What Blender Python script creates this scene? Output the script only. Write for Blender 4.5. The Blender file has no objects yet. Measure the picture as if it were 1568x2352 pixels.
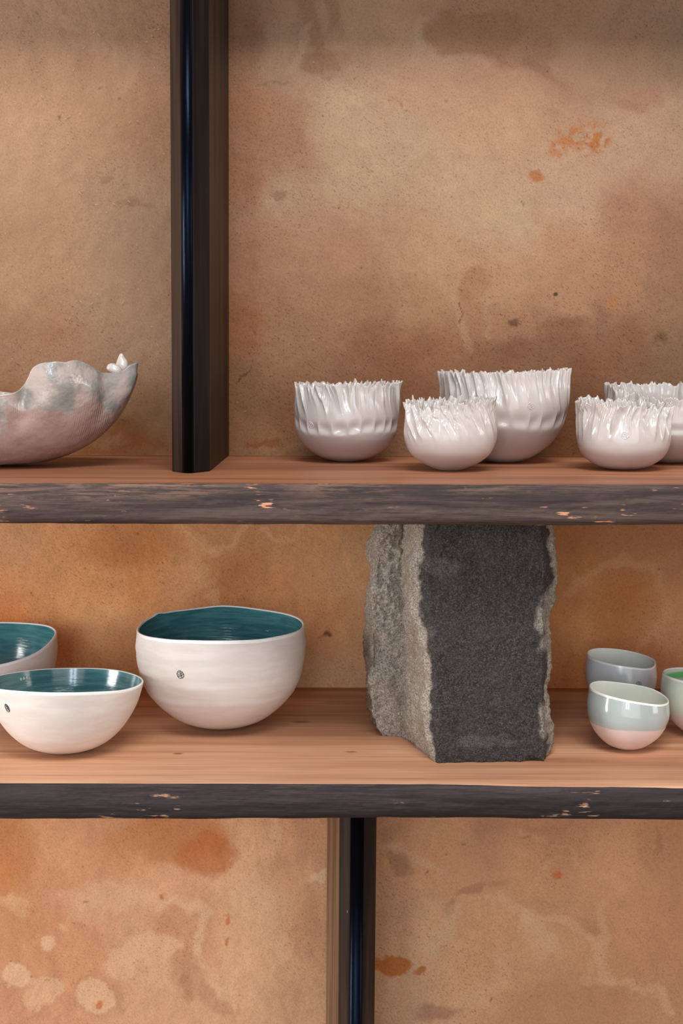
import bpy, bmesh, math
import numpy as np
from mathutils import Matrix, Vector

# ------------------------------------------------------------------ camera
W_PX, H_PX, F_PX = 1568.0, 2352.0, 3200.0
HORIZON = 833.0
CAM_Y, CAM_Z = -1.54, 0.1025            # wall is the plane y=0, z=0 is the top of the upper shelf
PITCH = math.atan((H_PX / 2 - HORIZON) / F_PX)
ROLL = math.radians(0.15)
CAM = np.array([0.0, CAM_Y, CAM_Z])
FWD = np.array([0.0, math.cos(PITCH), -math.sin(PITCH)])
UP0 = np.array([0.0, math.sin(PITCH), math.cos(PITCH)])
RT0 = np.array([1.0, 0.0, 0.0])
RT = RT0 * math.cos(ROLL) + UP0 * math.sin(ROLL)
UP = UP0 * math.cos(ROLL) - RT0 * math.sin(ROLL)

sc = bpy.context.scene
COL = sc.collection
cd = bpy.data.cameras.new('camera')
cam = bpy.data.objects.new('camera', cd)
COL.objects.link(cam)
cd.sensor_fit = 'VERTICAL'
cd.sensor_height = 36.0
cd.sensor_width = 24.0
cd.lens = F_PX / H_PX * 36.0
cd.clip_start = 0.05
cd.dof.use_dof = True
cd.dof.focus_distance = 1.27
cd.dof.aperture_fstop = 11.0
M = Matrix(((RT[0], UP[0], -FWD[0], CAM[0]), (RT[1], UP[1], -FWD[1], CAM[1]), (RT[2], UP[2], -FWD[2], CAM[2]), (0, 0, 0, 1)))
cam.matrix_world = M
sc.camera = cam

# ------------------------------------------------------------------ light and exposure
world = bpy.data.worlds.new('world')
sc.world = world
world.use_nodes = True
wbg = world.node_tree.nodes['Background']
wbg.inputs[0].default_value = (1.0, 0.965, 0.935, 1)
wbg.inputs[1].default_value = 0.15

def area(name, loc, target, sx, sy, power, color, spread=180):
    l = bpy.data.lights.new(name, 'AREA')
    l.shape = 'RECTANGLE'; l.size = sx; l.size_y = sy
    l.energy = power; l.color = color; l.spread = math.radians(spread)
    o = bpy.data.objects.new(name, l); COL.objects.link(o)
    o.location = loc
    o.rotation_euler = (Vector(target) - Vector(loc)).to_track_quat('-Z', 'Y').to_euler()
    return o
area('window_light', (-0.55, -3.2, 0.55), (0, -0.2, -0.1), 0.17, 1.3, 12, (0.66, 0.82, 1.0))
area('window_light', (-0.22, -3.2, 0.55), (0, -0.2, -0.1), 0.17, 1.3, 12, (0.66, 0.82, 1.0))
area('front_fill_light', (0.1, -3.6, 0.05), (0, 0, -0.1), 3.2, 2.6, 42, (1.0, 0.98, 0.965))  # broad soft fill added behind the camera
area('skylight', (0.2, -1.9, 2.1), (0.0, -0.1, -0.2), 1.3, 0.8, 54, (1.0, 0.98, 0.965))
area('side_window_light', (-1.9, -0.8, -0.12), (0.1, -0.2, -0.15), 0.5, 0.9, 32, (1.0, 0.985, 0.97))
area('side_window_light', (1.8, -0.8, 0.1), (0.2, -0.2, -0.1), 0.5, 0.9, 7, (1.0, 0.98, 0.95))

vs = sc.view_settings
sc.display_settings.display_device = 'sRGB'
vs.view_transform = 'Standard'; vs.look = 'None'; vs.gamma = 1.0; vs.use_curve_mapping = False
vs.exposure = 0.0
sc.cycles.max_bounces = 8
sc.cycles.use_denoising = True

# ------------------------------------------------------------------ measuring helpers
def ray(px, py):
    return FWD * F_PX + RT * (px - W_PX / 2) - UP * (py - H_PX / 2)
def on_z(px, py, z):                     # pixel -> point on a horizontal plane
    d = ray(px, py); t = (z - CAM[2]) / d[2]; return CAM + d * t
def on_y(px, py, y):                     # pixel -> point on a vertical plane parallel to the wall
    d = ray(px, py); t = (y - CAM[1]) / d[1]; return CAM + d * t
def proj(p):
    v = np.asarray(p, float) - CAM; q = v @ FWD
    return W_PX / 2 + F_PX * (v @ RT) / q, H_PX / 2 - F_PX * (v @ UP) / q
def z_for(x, y, py):                     # height at (x,y) that shows at image row py
    lo, hi = -1.2, 1.0
    for _ in range(40):
        m = (lo + hi) / 2
        if proj((x, y, m))[1] > py: lo = m
        else: hi = m
    return (lo + hi) / 2
Z1, Z2 = 0.0, CAM_Z - 0.3644
WPX = 1.54 / F_PX

def s2l(c):
    c = np.asarray(c, float) / 255.0
    return np.where(c <= 0.04045, c / 12.92, ((c + 0.055) / 1.055) ** 2.4)
def rgb(r, g, b): return tuple(s2l((r, g, b))) + (1.0,)

def smooth(a, b, x):
    t = np.clip((x - a) / (b - a), 0, 1); return t * t * (3 - 2 * t)

def noise2(x, y, scale, seed, octaves=4, gain=0.5):
    """value noise on arrays, roughly -1..1; scale = feature size"""
    out = np.zeros_like(x, float); amp = 1.0; tot = 0.0
    for o in range(octaves):
        rs = np.random.RandomState(seed * 31 + o)
        N = 64
        g = rs.uniform(-1, 1, (N, N))
        fx = x / scale; fy = y / scale
        ix = np.floor(fx).astype(int); iy = np.floor(fy).astype(int)
        tx = fx - ix; ty = fy - iy
        tx = tx * tx * (3 - 2 * tx); ty = ty * ty * (3 - 2 * ty)
        a = g[iy % N, ix % N]; b = g[iy % N, (ix + 1) % N]; c = g[(iy + 1) % N, ix % N]; d = g[(iy + 1) % N, (ix + 1) % N]
        out += amp * ((a * (1 - tx) + b * tx) * (1 - ty) + (c * (1 - tx) + d * tx) * ty)
        tot += amp; amp *= gain; scale = scale / 2.0
    return out / tot * 1.6

def cnoise(t, n, seed):                  # periodic 1-d noise with n cells over 0..2pi
    rs = np.random.RandomState(seed); g = rs.uniform(-1, 1, n)
    f = (t / (2 * math.pi) * n) % n; i = np.floor(f).astype(int); u = f - i; u = u * u * (3 - 2 * u)
    return g[i % n] * (1 - u) + g[(i + 1) % n] * u

# ------------------------------------------------------------------ object helpers
def setp(o, label=None, cat=None, group=None, kind=None):
    if label: o['label'] = label
    if cat: o['category'] = cat
    if group: o['group'] = group
    if kind: o['kind'] = kind
    return o
def empty(name, loc, label, cat, group=None):
    o = bpy.data.objects.new(name, None); COL.objects.link(o); o.location = loc
    o.empty_display_size = 0.02
    return setp(o, label, cat, group)
def link(name, me, parent=None, world_coords=True):
    o = bpy.data.objects.new(name, me); COL.objects.link(o)
    if parent is not None:
        o.parent = parent
        if world_coords: o.location = (-parent.location[0], -parent.location[1], -parent.location[2])
    return o
def mesh(name, verts, faces, mats, smooth_sh=True, midx=None, attrs=None):
    me = bpy.data.meshes.new(name)
    verts = np.asarray(verts, np.float32)
    me.from_pydata(verts.tolist(), [], faces if isinstance(faces, list) else faces.tolist())
    for m in (mats if isinstance(mats, (list, tuple)) else [mats]): me.materials.append(m)
    if midx is not None: me.polygons.foreach_set('material_index', np.asarray(midx, np.int32))
    me.polygons.foreach_set('use_smooth', [smooth_sh] * len(me.polygons))
    if attrs:
        for k, v in attrs.items():
            v = np.asarray(v, np.float32)
            if v.ndim == 1:
                a = me.attributes.new(k, 'FLOAT', 'POINT'); a.data.foreach_set('value', v)
            else:
                a = me.attributes.new(k, 'FLOAT_COLOR', 'POINT')
                a.data.foreach_set('color', np.hstack([v, np.ones((len(v), 1), np.float32)]).ravel())
    me.update()
    return me
def grid_faces(nu, nv, wrap_u=False, off=0, flip=False):
    """vertex index = v*nu+u"""
    u = np.arange(nu if wrap_u else nu - 1); v = np.arange(nv - 1)
    U, V = np.meshgrid(u, v); U = U.ravel(); V = V.ravel(); U2 = (U + 1) % nu
    f = np.stack([V * nu + U, V * nu + U2, (V + 1) * nu + U2, (V + 1) * nu + U], 1) + off
    return f[:, ::-1] if flip else f

def tube(path, radius, closed=False, n=6):
    """list of verts, faces for a tube along path"""
    P = [Vector(p) for p in path]; m = len(P); vs_, fs = [], []
    for i, p in enumerate(P):
        a = P[(i - 1) % m] if (closed or i > 0) else P[i]
        b = P[(i + 1) % m] if (closed or i < m - 1) else P[i]
        t = (b - a).normalized()
        s = t.cross(Vector((0, 0, 1)) if abs(t.z) < 0.9 else Vector((0, 1, 0))).normalized(); q = t.cross(s)
        for k in range(n):
            an = 2 * math.pi * k / n
            vs_.append(tuple(p + s * math.cos(an) * radius + q * math.sin(an) * radius))
    for i in range(m if closed else m - 1):
        j = (i + 1) % m
        for k in range(n):
            fs.append((i * n + k, i * n + (k + 1) % n, j * n + (k + 1) % n, j * n + k))
    if not closed:
        fs.append(tuple(range(n))[::-1]); fs.append(tuple((m - 1) * n + k for k in range(n)))
    return vs_, fs

# ------------------------------------------------------------------ material helpers
class NT:
    def __init__(s, name):
        s.m = bpy.data.materials.new(name); s.m.use_nodes = True
        s.t = s.m.node_tree; s.b = s.t.nodes['Principled BSDF']
    def n(s, typ, **kw):
        nd = s.t.nodes.new(typ)
        for k, v in kw.items(): setattr(nd, k, v)
        return nd
    def l(s, a, b): s.t.links.new(a, b)
    def setb(s, **kw):
        for k, v in kw.items(): s.b.inputs[k.replace('_', ' ')].default_value = v
    def coord(s, scale=(1, 1, 1), rot=(0, 0, 0), kind='Object', loc=(0, 0, 0)):
        tc = s.n('ShaderNodeTexCoord'); mp = s.n('ShaderNodeMapping')
        mp.inputs['Scale'].default_value = scale; mp.inputs['Rotation'].default_value = rot; mp.inputs['Location'].default_value = loc
        s.l(tc.outputs[kind], mp.inputs[0]); return mp.outputs[0]
    def noise(s, vec, scale, detail=4, rough=0.55, dist=0.0):
        nd = s.n('ShaderNodeTexNoise'); nd.inputs['Scale'].default_value = scale
        nd.inputs['Detail'].default_value = detail; nd.inputs['Roughness'].default_value = rough; nd.inputs['Distortion'].default_value = dist
        s.l(vec, nd.inputs['Vector']); return nd.outputs['Fac']
    def voro(s, vec, scale, rnd=1.0):
        nd = s.n('ShaderNodeTexVoronoi'); nd.inputs['Scale'].default_value = scale; nd.inputs['Randomness'].default_value = rnd
        s.l(vec, nd.inputs['Vector']); return nd
    def rng(s, val, a, b, c=0.0, d=1.0, smooth_=True):
        nd = s.n('ShaderNodeMapRange'); nd.interpolation_type = 'SMOOTHSTEP' if smooth_ else 'LINEAR'
        for i, v in enumerate((a, b, c, d)): nd.inputs[i + 1].default_value = v
        s.l(val, nd.inputs[0]); return nd.outputs[0]
    def math(s, op, a, b=None):
        nd = s.n('ShaderNodeMath', operation=op)
        for i, v in enumerate((a, b)):
            if v is None: continue
            if isinstance(v, (int, float)): nd.inputs[i].default_value = v
            else: s.l(v, nd.inputs[i])
        return nd.outputs[0]
    def mix(s, fac, a, b, mode='MIX'):
        nd = s.n('ShaderNodeMix', data_type='RGBA', blend_type=mode)
        for i, v in ((0, fac), (6, a), (7, b)):
            if isinstance(v, (int, float)): nd.inputs[i].default_value = v
            elif isinstance(v, tuple): nd.inputs[i].default_value = v
            else: s.l(v, nd.inputs[i])
        return nd.outputs[2]
    def attr(s, name, out='Fac'):
        nd = s.n('ShaderNodeAttribute', attribute_name=name); return nd.outputs[out]
    def bump(s, h, dist, strength=1.0, prev=None):
        nd = s.n('ShaderNodeBump'); nd.inputs['Strength'].default_value = strength; nd.inputs['Distance'].default_value = dist
        s.l(h, nd.inputs['Height'])
        if prev is not None: s.l(prev, nd.inputs['Normal'])
        return nd.outputs[0]

# ---- plaster
def mat_plaster():
    t = NT('clay_plaster')
    base = t.attr('tone', 'Color')
    mott = t.attr('speck')
    c = t.coord()
    # fine grain of the clay, short slanted trowel drags
    cs = t.coord(scale=(1.0, 1.0, 1.0), rot=(0, math.radians(-38), 0))
    sc2 = t.n('ShaderNodeMapping'); sc2.inputs['Scale'].default_value = (0.42, 1, 1.2); t.l(cs, sc2.inputs[0])
    g1 = t.noise(sc2.outputs[0], 700, 3, 0.65)
    g2 = t.noise(c, 520, 4, 0.7)
    g3 = t.noise(c, 60, 4, 0.6)
    col = t.mix(t.rng(g2, 0.34, 0.62), t.mix(1.0, base, rgb(238, 233, 230), 'MULTIPLY'), base)
    dk = t.mix(1.0, base, rgb(184, 156, 142), 'MULTIPLY')
    col = t.mix(t.math('MULTIPLY', t.rng(g1, 0.57, 0.68), t.math('ADD', t.math('MULTIPLY', mott, 0.8), 0.16)), col, dk)
    # sparse dark specks
    v = t.voro(c, 95)
    near = t.rng(v.outputs['Distance'], 0.02, 0.16, 1, 0)
    rare = t.n('ShaderNodeSeparateColor'); t.l(v.outputs['Color'], rare.inputs[0])
    rare = t.rng(rare.outputs[0], 0.88, 0.98)
    col = t.mix(t.math('MULTIPLY', t.math('MULTIPLY', near, rare), 0.7), col, t.mix(1.0, base, rgb(130, 100, 85), 'MULTIPLY'))
    v2 = t.voro(c, 260)
    r2 = t.n('ShaderNodeSeparateColor'); t.l(v2.outputs['Color'], r2.inputs[0])
    col = t.mix(t.math('MULTIPLY', t.math('MULTIPLY', t.rng(v2.outputs['Distance'], 0.1, 0.3, 1, 0), t.rng(r2.outputs[1], 0.86, 0.95)), 0.5), col, dk)
    t.l(col, t.b.inputs['Base Color'])
    h = t.math('ADD', t.math('MULTIPLY', g1, 0.6), t.math('MULTIPLY', g2, 0.9))
    b1 = t.bump(h, 0.0008, 0.6)
    b2 = t.bump(g3, 0.004, 0.35, b1)
    t.l(b2, t.b.inputs['Normal'])
    t.setb(Roughness=0.9, Specular_IOR_Level=0.15)
    return t.m

def mat_wood_top(name, ca, cb, cd_, ce):
    t = NT(name)
    c = t.coord(scale=(0.10, 1.0, 1.0)); cf = t.coord(scale=(0.035, 1.0, 1.0))
    w = t.noise(c, 9, 5, 0.6, 0.6); f = t.noise(cf, 260, 4, 0.6); b = t.noise(t.coord(scale=(0.06, 1, 1), loc=(3, 1, 0)), 38, 3, 0.5, 0.4)
    col = t.mix(t.rng(w, 0.3, 0.7), rgb(*ca), rgb(*cb))
    col = t.mix(t.rng(b, 0.42, 0.72, 0, 0.55), col, rgb(*cd_))
    col = t.mix(t.rng(f, 0.45, 0.75, 0, 0.45), col, rgb(*ce))
    # knots and pale sapwood smudges where they are on the lower board
    tc = t.n('ShaderNodeTexCoord')
    for (px, py, rx, ry, cc, am) in ((805, 1727, .034, .0075, (205, 150, 112), .55), (806, 1727, .006, .0035, (120, 76, 56), .6),
                                     (800, 1614, .030, .010, (178, 118, 84), .5), (803, 1613, .005, .004, (205, 150, 120), .7),
                                     (409, 1731, .005, .0030, (110, 72, 56), .8), (690, 1658, .010, .005, (84, 52, 40), .6)):
        p = on_z(px, py, Z2)
        sub = t.n('ShaderNodeVectorMath', operation='SUBTRACT'); t.l(tc.outputs['Object'], sub.inputs[0]); sub.inputs[1].default_value = (p[0], p[1], p[2])
        sc_ = t.n('ShaderNodeVectorMath', operation='MULTIPLY'); t.l(sub.outputs[0], sc_.inputs[0]); sc_.inputs[1].default_value = (1 / rx, 1 / ry, 60)
        ln = t.n('ShaderNodeVectorMath', operation='LENGTH'); t.l(sc_.outputs[0], ln.inputs[0])
        col = t.mix(t.rng(ln.outputs['Value'], 0.4, 1.3, am, 0), col, rgb(*cc))
    t.l(col, t.b.inputs['Base Color'])
    t.l(t.bump(f, 0.0003, 0.5), t.b.inputs['Normal'])
    t.setb(Roughness=0.5, Specular_IOR_Level=0.22)
    return t.m

def mat_edge(name, dark, mid, light, flake, amt):
    t = NT(name)
    c = t.coord(scale=(0.07, 1, 1), rot=(0, math.radians(-1.0), 0)); c2 = t.coord(scale=(0.13, 1, 1), rot=(0, math.radians(1.5), 0))
    a = t.noise(c, 46, 6, 0.68, 1.2); f = t.noise(t.coord(scale=(0.045, 1, 1), rot=(0, math.radians(-1.5), 0)), 420, 4, 0.7, 0.4)
    m = t.noise(t.coord(scale=(0.35, 1, 1)), 26, 4, 0.6)
    col = t.mix(t.rng(a, 0.36, 0.66), rgb(*dark), rgb(*mid))
    col = t.mix(t.rng(f, 0.46, 0.66, 0, 0.75), col, rgb(*dark))
    col = t.mix(t.math('MULTIPLY', t.math('MULTIPLY', t.rng(f, 0.56, 0.42, 0, 1), t.rng(m, 0.38, 0.58)), t.math('MULTIPLY', t.attr('edge_top'), amt)), col, rgb(*light))
    n1 = t.noise(c2, 300, 3, 0.6, 0.2); n2 = t.noise(t.coord(scale=(0.6, 1, 1), loc=(5, 0, 2)), 30, 4, 0.65)
    fl = t.math('MULTIPLY', t.rng(n1, 0.58, 0.66), t.rng(n2, 0.55, 0.62))
    col = t.mix(fl, col, rgb(*flake))
    t.l(col, t.b.inputs['Base Color'])
    t.l(t.bump(t.math('ADD', f, t.math('MULTIPLY', a, 0.4)), 0.0008, 0.7), t.b.inputs['Normal'])
    t.setb(Roughness=0.62, Specular_IOR_Level=0.3)
    return t.m

def mat_post(name, dark, mid, rough, spec=0.5):
    t = NT(name)
    c = t.coord(scale=(1, 1, 0.02)); f = t.noise(c, 420, 4, 0.65); a = t.noise(t.coord(scale=(1, 1, 0.06)), 70, 3, 0.5)
    col = t.mix(t.rng(a, 0.35, 0.65), rgb(*dark), rgb(*mid))
    col = t.mix(t.rng(f, 0.5, 0.75, 0, 0.6), col, rgb(*dark))
    v = t.voro(t.coord(scale=(1, 1, 0.35)), 150)
    sp = t.n('ShaderNodeSeparateColor'); t.l(v.outputs['Color'], sp.inputs[0])
    col = t.mix(t.math('MULTIPLY', t.rng(v.outputs['Distance'], 0.03, 0.10, 1, 0), t.rng(sp.outputs[0], 0.975, 0.99)), col, rgb(170, 140, 115))
    t.l(col, t.b.inputs['Base Color'])
    t.l(t.bump(f, 0.0004, 0.6), t.b.inputs['Normal'])
    t.setb(Roughness=rough, Specular_IOR_Level=spec)
    return t.m

def mat_stone():
    t = NT('granite')
    c = t.coord(); br = t.attr('broken')
    v = t.voro(c, 800); sv = t.n('ShaderNodeSeparateColor'); t.l(v.outputs['Color'], sv.inputs[0])
    n1 = t.noise(c, 640, 4, 0.75); n2 = t.noise(c, 34, 5, 0.65)
    dk = t.mix(t.rng(n1, 0.40, 0.62), rgb(30, 27, 26), rgb(72, 66, 63))
    dk = t.mix(t.rng(sv.outputs[0], 0.80, 0.97, 0, 0.5), dk, rgb(96, 90, 86))
    dk = t.mix(t.rng(n2, 0.40, 0.72, 0, 0.35), dk, rgb(72, 66, 64))
    lt = t.mix(t.rng(n1, 0.34, 0.66), rgb(112, 103, 93), rgb(186, 175, 160))
    lt = t.mix(t.rng(sv.outputs[1], 0.76, 0.95, 0, 0.45), lt, rgb(70, 64, 60))
    lt = t.mix(t.rng(n2, 0.48, 0.72, 0, 0.45), lt, rgb(120, 96, 72))
    t.l(t.mix(br, dk, lt), t.b.inputs['Base Color'])
    h = t.math('ADD', n1, t.math('MULTIPLY', t.noise(c, 170, 5, 0.7), 1.8))
    t.l(t.bump(h, 0.0016, 0.75), t.b.inputs['Normal'])
    t.l(t.rng(br, 0, 1, 0.66, 0.42), t.b.inputs['Roughness'])
    t.setb(Specular_IOR_Level=0.3)
    return t.m

def mat_porcelain(name, glazed, bare, rough_glazed=0.12, rough_bare=0.55):
    """object attribute 'glaze' 1 where the glaze sits, 0 on bare porcelain"""
    t = NT(name)
    g = t.attr('glaze')
    n = t.noise(t.coord(), 60, 3)
    col = t.mix(g, rgb(*bare), rgb(*glazed))
    col = t.mix(t.rng(n, 0.35, 0.7, 0, 0.25), col, t.mix(1.0, col, rgb(240, 232, 224), 'MULTIPLY'))
    t.l(col, t.b.inputs['Base Color'])
    t.l(t.rng(g, 0, 1, rough_bare, rough_glazed, False), t.b.inputs['Roughness'])
    t.l(t.math('MULTIPLY', g, 0.5), t.b.inputs['Coat Weight'])
    t.setb(Coat_Roughness=0.05, Subsurface_Weight=0.12, Subsurface_Radius=(1.0, 0.6, 0.4), Subsurface_Scale=0.004)
    t.l(t.bump(t.noise(t.coord(), 140, 3), 0.0003, 0.35), t.b.inputs['Normal'])
    return t.m

def mat_plain(name, col, rough, spec=0.5, coat=0.0, var=None, bumpd=0.0):
    t = NT(name)
    if var:
        n = t.noise(t.coord(scale=(1, 1, 4)), 28, 4, 0.55, 0.4)
        t.l(t.mix(t.rng(n, 0.3, 0.7), rgb(*col), rgb(*var)), t.b.inputs['Base Color'])
    else:
        n = t.noise(t.coord(), 90, 2)
        t.l(t.mix(t.rng(n, 0.3, 0.7, 0, 0.15), rgb(*col), rgb(*[int(x * 0.93) for x in col])), t.b.inputs['Base Color'])
    if bumpd: t.l(t.bump(t.noise(t.coord(scale=(1, 1, 5)), 60, 3), bumpd, 0.6), t.b.inputs['Normal'])
    t.setb(Roughness=rough, Specular_IOR_Level=spec, Coat_Weight=coat, Coat_Roughness=0.05)
    return t.m

# ------------------------------------------------------------------ wall
def build_wall():
    x0, x1 = -0.46, 0.46
    z0 = on_y(0, 2400, 0)[2]; z1 = on_y(0, -60, 0)[2]
    st = 0.00135
    xs = np.concatenate([np.linspace(-1.5, x0, 14)[:-1], np.arange(x0, x1, st), np.linspace(x1, 1.5, 14)])
    zs = np.concatenate([np.linspace(-1.0, z0, 8)[:-1], np.arange(z0, z1, st), np.linspace(z1, 1.5, 14)])
    X, Z = np.meshgrid(xs, zs); X = X.ravel(); Z = Z.ravel()
    # warped coordinates for natural stain outlines
    wx = X + 0.010 * noise2(X, Z, 0.035, 3) + 0.003 * noise2(X, Z, 0.007, 5)
    wz = Z + 0.010 * noise2(X, Z, 0.035, 4) + 0.003 * noise2(X, Z, 0.007, 6)
    wx2 = X + 0.0030 * noise2(X, Z, 0.008, 7); wz2 = Z + 0.0030 * noise2(X, Z, 0.008, 8)
    # broad tone of the clay, measured at spots with the right-edge vignette: px, py, colour
    S = [(60, 150, 182, 140, 108), (60, 350, 192, 150, 118), (60, 600, 186, 144, 110), (60, 800, 176, 132, 98), (110, 780, 178, 130, 98),
         (60, 960, 160, 108, 70), (250, 150, 180, 138, 106), (360, 120, 172, 128, 98), (350, 270, 172, 126, 94), (240, 450, 184, 143, 111), (370, 520, 174, 136, 108),
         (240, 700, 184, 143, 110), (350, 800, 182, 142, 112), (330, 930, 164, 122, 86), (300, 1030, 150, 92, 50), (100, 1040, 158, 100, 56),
         (560, 80, 160, 116, 88), (560, 250, 170, 118, 84), (560, 400, 172, 118, 84), (560, 600, 176, 124, 90), (545, 760, 168, 106, 70), (560, 900, 150, 106, 72), (570, 1000, 158, 110, 70),
         (640, 130, 176, 140, 110), (640, 330, 168, 122, 92), (650, 450, 190, 150, 120), (650, 600, 182, 132, 100), (650, 780, 166, 122, 88), (640, 950, 140, 92, 58),
         (800, 120, 190, 148, 116), (800, 250, 204, 166, 134), (820, 420, 206, 168, 134), (900, 330, 208, 170, 138), (800, 560, 186, 136, 104), (800, 700, 170, 124, 90), (830, 800, 152, 104, 74), (930, 860, 150, 96, 64),
         (960, 200, 200, 156, 124), (1050, 450, 210, 170, 136), (1000, 600, 204, 158, 122), (980, 700, 186, 138, 102), (1000, 800, 160, 108, 74),
         (1150, 200, 194, 148, 116), (1150, 300, 206, 164, 130), (1180, 500, 212, 174, 140), (1150, 650, 200, 152, 116), (1150, 760, 176, 126, 92), (1130, 830, 156, 106, 74),
         (1300, 150, 176, 134, 104), (1300, 450, 210, 170, 138), (1300, 560, 202, 150, 116), (1320, 680, 190, 140, 106), (1300, 780, 148, 102, 72), (1340, 880, 138, 90, 58), (1330, 990, 128, 78, 44),
         (1450, 130, 166, 126, 98), (1450, 350, 200, 160, 130), (1450, 500, 180, 130, 100), (1450, 650, 186, 136, 102), (1450, 800, 140, 96, 66), (1540, 130, 150, 120, 94), (1540, 350, 186, 148, 120), (1540, 540, 160, 116, 88), (1550, 700, 160, 118, 86), (1550, 840, 136, 104, 76),
         (40, 1240, 176, 128, 92), (60, 1330, 180, 124, 84), (30, 1410, 178, 112, 68), (150, 1270, 178, 124, 84), (200, 1340, 182, 126, 82), (300, 1250, 164, 108, 66), (330, 1330, 176, 118, 74), (220, 1440, 194, 140, 96), (290, 1480, 186, 128, 84), (160, 1500, 176, 116, 72), (240, 1560, 168, 110, 70),
         (420, 1320, 182, 128, 88), (520, 1340, 156, 102, 66), (600, 1260, 158, 112, 78), (620, 1330, 162, 108, 70), (720, 1280, 168, 118, 80), (740, 1420, 166, 112, 76), (800, 1300, 166, 122, 88), (810, 1460, 160, 114, 78), (730, 1560, 172, 132, 98), (810, 1560, 158, 116, 86),
         (1300, 1250, 138, 88, 52), (1340, 1330, 146, 96, 60), (1420, 1250, 140, 94, 62), (1430, 1360, 140, 86, 50), (1400, 1450, 150, 96, 56), (1310, 1460, 160, 106, 66), (1310, 1560, 150, 92, 50), (1540, 1300, 144, 98, 68), (1540, 1450, 158, 110, 78), (1500, 1500, 146, 92, 60),
         (150, 1930, 208, 154, 112), (230, 1990, 204, 148, 108), (120, 2040, 200, 140, 102), (60, 2150, 196, 138, 100), (150, 2200, 200, 142, 104), (190, 2110, 198, 142, 104), (30, 2330, 196, 142, 108), (330, 2060, 212, 160, 120), (420, 2150, 200, 144, 106), (600, 1930, 210, 162, 122), (600, 2080, 212, 168, 130), (580, 2200, 214, 168, 128), (560, 2320, 206, 160, 124), (680, 2000, 196, 146, 112), (700, 1900, 196, 142, 108), (720, 2130, 190, 140, 106), (690, 2320, 196, 152, 118), (350, 2320, 204, 156, 120),
         (930, 1900, 200, 148, 110), (1000, 1980, 202, 146, 106), (1120, 1950, 188, 138, 104), (1200, 1980, 206, 150, 110), (1300, 1930, 190, 136, 102), (1420, 1980, 206, 152, 112), (1520, 1950, 188, 134, 100), (1540, 2150, 190, 134, 100), (1430, 2150, 198, 144, 106),
         (900, 2100, 196, 148, 114), (1000, 2150, 212, 164, 126), (1130, 2140, 206, 152, 112), (1240, 2200, 206, 154, 116), (1100, 2250, 212, 162, 122), (950, 2300, 204, 158, 124), (1250, 2310, 190, 138, 104), (1400, 2300, 186, 134, 98), (1500, 2330, 190, 140, 106), (1400, 2220, 196, 142, 104)]
    num = np.zeros((len(X), 3)); den = np.zeros(len(X))
    for (px, py, r, g, b) in S:
        p = on_y(px, py, 0); d2 = (wx - p[0]) ** 2 + (wz - p[2]) ** 2
        w = 1.0 / (d2 + 0.018 ** 2) ** 2.0
        num += w[:, None] * s2l((r, g, b)); den += w
    C = num / den[:, None]
    # cloudy variation
    n = noise2(X, Z, 0.06, 11, 5)
    C *= (1 + 0.05 * n)[:, None]
    n = noise2(X, Z, 0.012, 12, 4)
    C *= (1 + 0.05 * n)[:, None]
    speck = np.clip(0.35 + 0.5 * noise2(X, Z, 0.05, 13, 4), 0, 1)

    def paint(mask, col, a):
        nonlocal C
        m = np.clip(mask * a, 0, 1)[:, None]
        C = C * (1 - m) + s2l(col) * m
    def blob(px, py, rx, ry, col, a=0.8, soft=0.35, rot=0.0, tight=False):
        p = on_y(px, py, 0); ax, az = (wx2, wz2) if tight else (wx, wz)
        dx = ax - p[0]; dz = az - p[2]; c, s = math.cos(rot), math.sin(rot)
        u = (dx * c + dz * s) / (rx * WPX); v = (-dx * s + dz * c) / (ry * WPX)
        d = np.sqrt(u * u + v * v)
        paint(1 - smooth(1 - soft, 1 + soft, d), col, a)
    def dist_line(pts, tight=True):
        ax, az = (wx2, wz2) if tight else (wx, wz)
        P = [on_y(q[0], q[1], 0) for q in pts]; best = np.full(len(X), 9.0)
        for a, b in zip(P[:-1], P[1:]):
            ux, uz = b[0] - a[0], b[2] - a[2]; L = ux * ux + uz * uz + 1e-12
            t = np.clip(((ax - a[0]) * ux + (az - a[2]) * uz) / L, 0, 1)
            best = np.minimum(best, np.hypot(ax - a[0] - t * ux, az - a[2] - t * uz))
        return best / WPX
    def stroke(pts, wid, col, a=0.6, tight=True):
        paint(1 - smooth(0.2 * wid, wid, dist_line(pts, tight)), col, a)

    LT = (218, 176, 140)
    # --- top right panel
    blob(725, 40, 42, 90, (146, 104, 78), .6, .35, 0.05); blob(735, 150, 56, 30, (150, 102, 76), .6, .3)
    blob(575, 110, 30, 60, (150, 106, 80), .4)
    stroke([(705, 60), (690, 120), (672, 160)], 14, (204, 166, 136), .4)
    stroke([(738, 10), (752, 90), (780, 130), (820, 160)], 16, (200, 160, 128), .4)
    stroke([(1020, 0), (1000, 25), (965, 50), (968, 90), (960, 140)], 18, (206, 168, 140), .5)
    blob(1080, 70, 112, 52, (166, 116, 86), .75, .12); blob(1200, 110, 90, 42, (166, 118, 88), .6, .25); blob(1160, 20, 200, 60, (152, 108, 80), .5)
    blob(1260, 170, 55, 14, (150, 104, 78), .5, .5, -0.5); blob(1240, 130, 45, 30, (158, 112, 86), .4)
    stroke([(1110, 118), (1140, 128), (1158, 148)], 7, (150, 104, 80), .4)
    blob(1470, 235, 58, 24, (170, 120, 94), .6, .25); blob(1420, 480, 40, 30, (176, 126, 96), .45)
    blob(1450, 560, 90, 40, (186, 134, 100), .35)
    # orange rust stains
    OR = (198, 122, 66)
    rag = np.clip(noise2(X, Z, 0.006, 21, 4) * 2.2 + 0.65, 0, 1)
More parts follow.
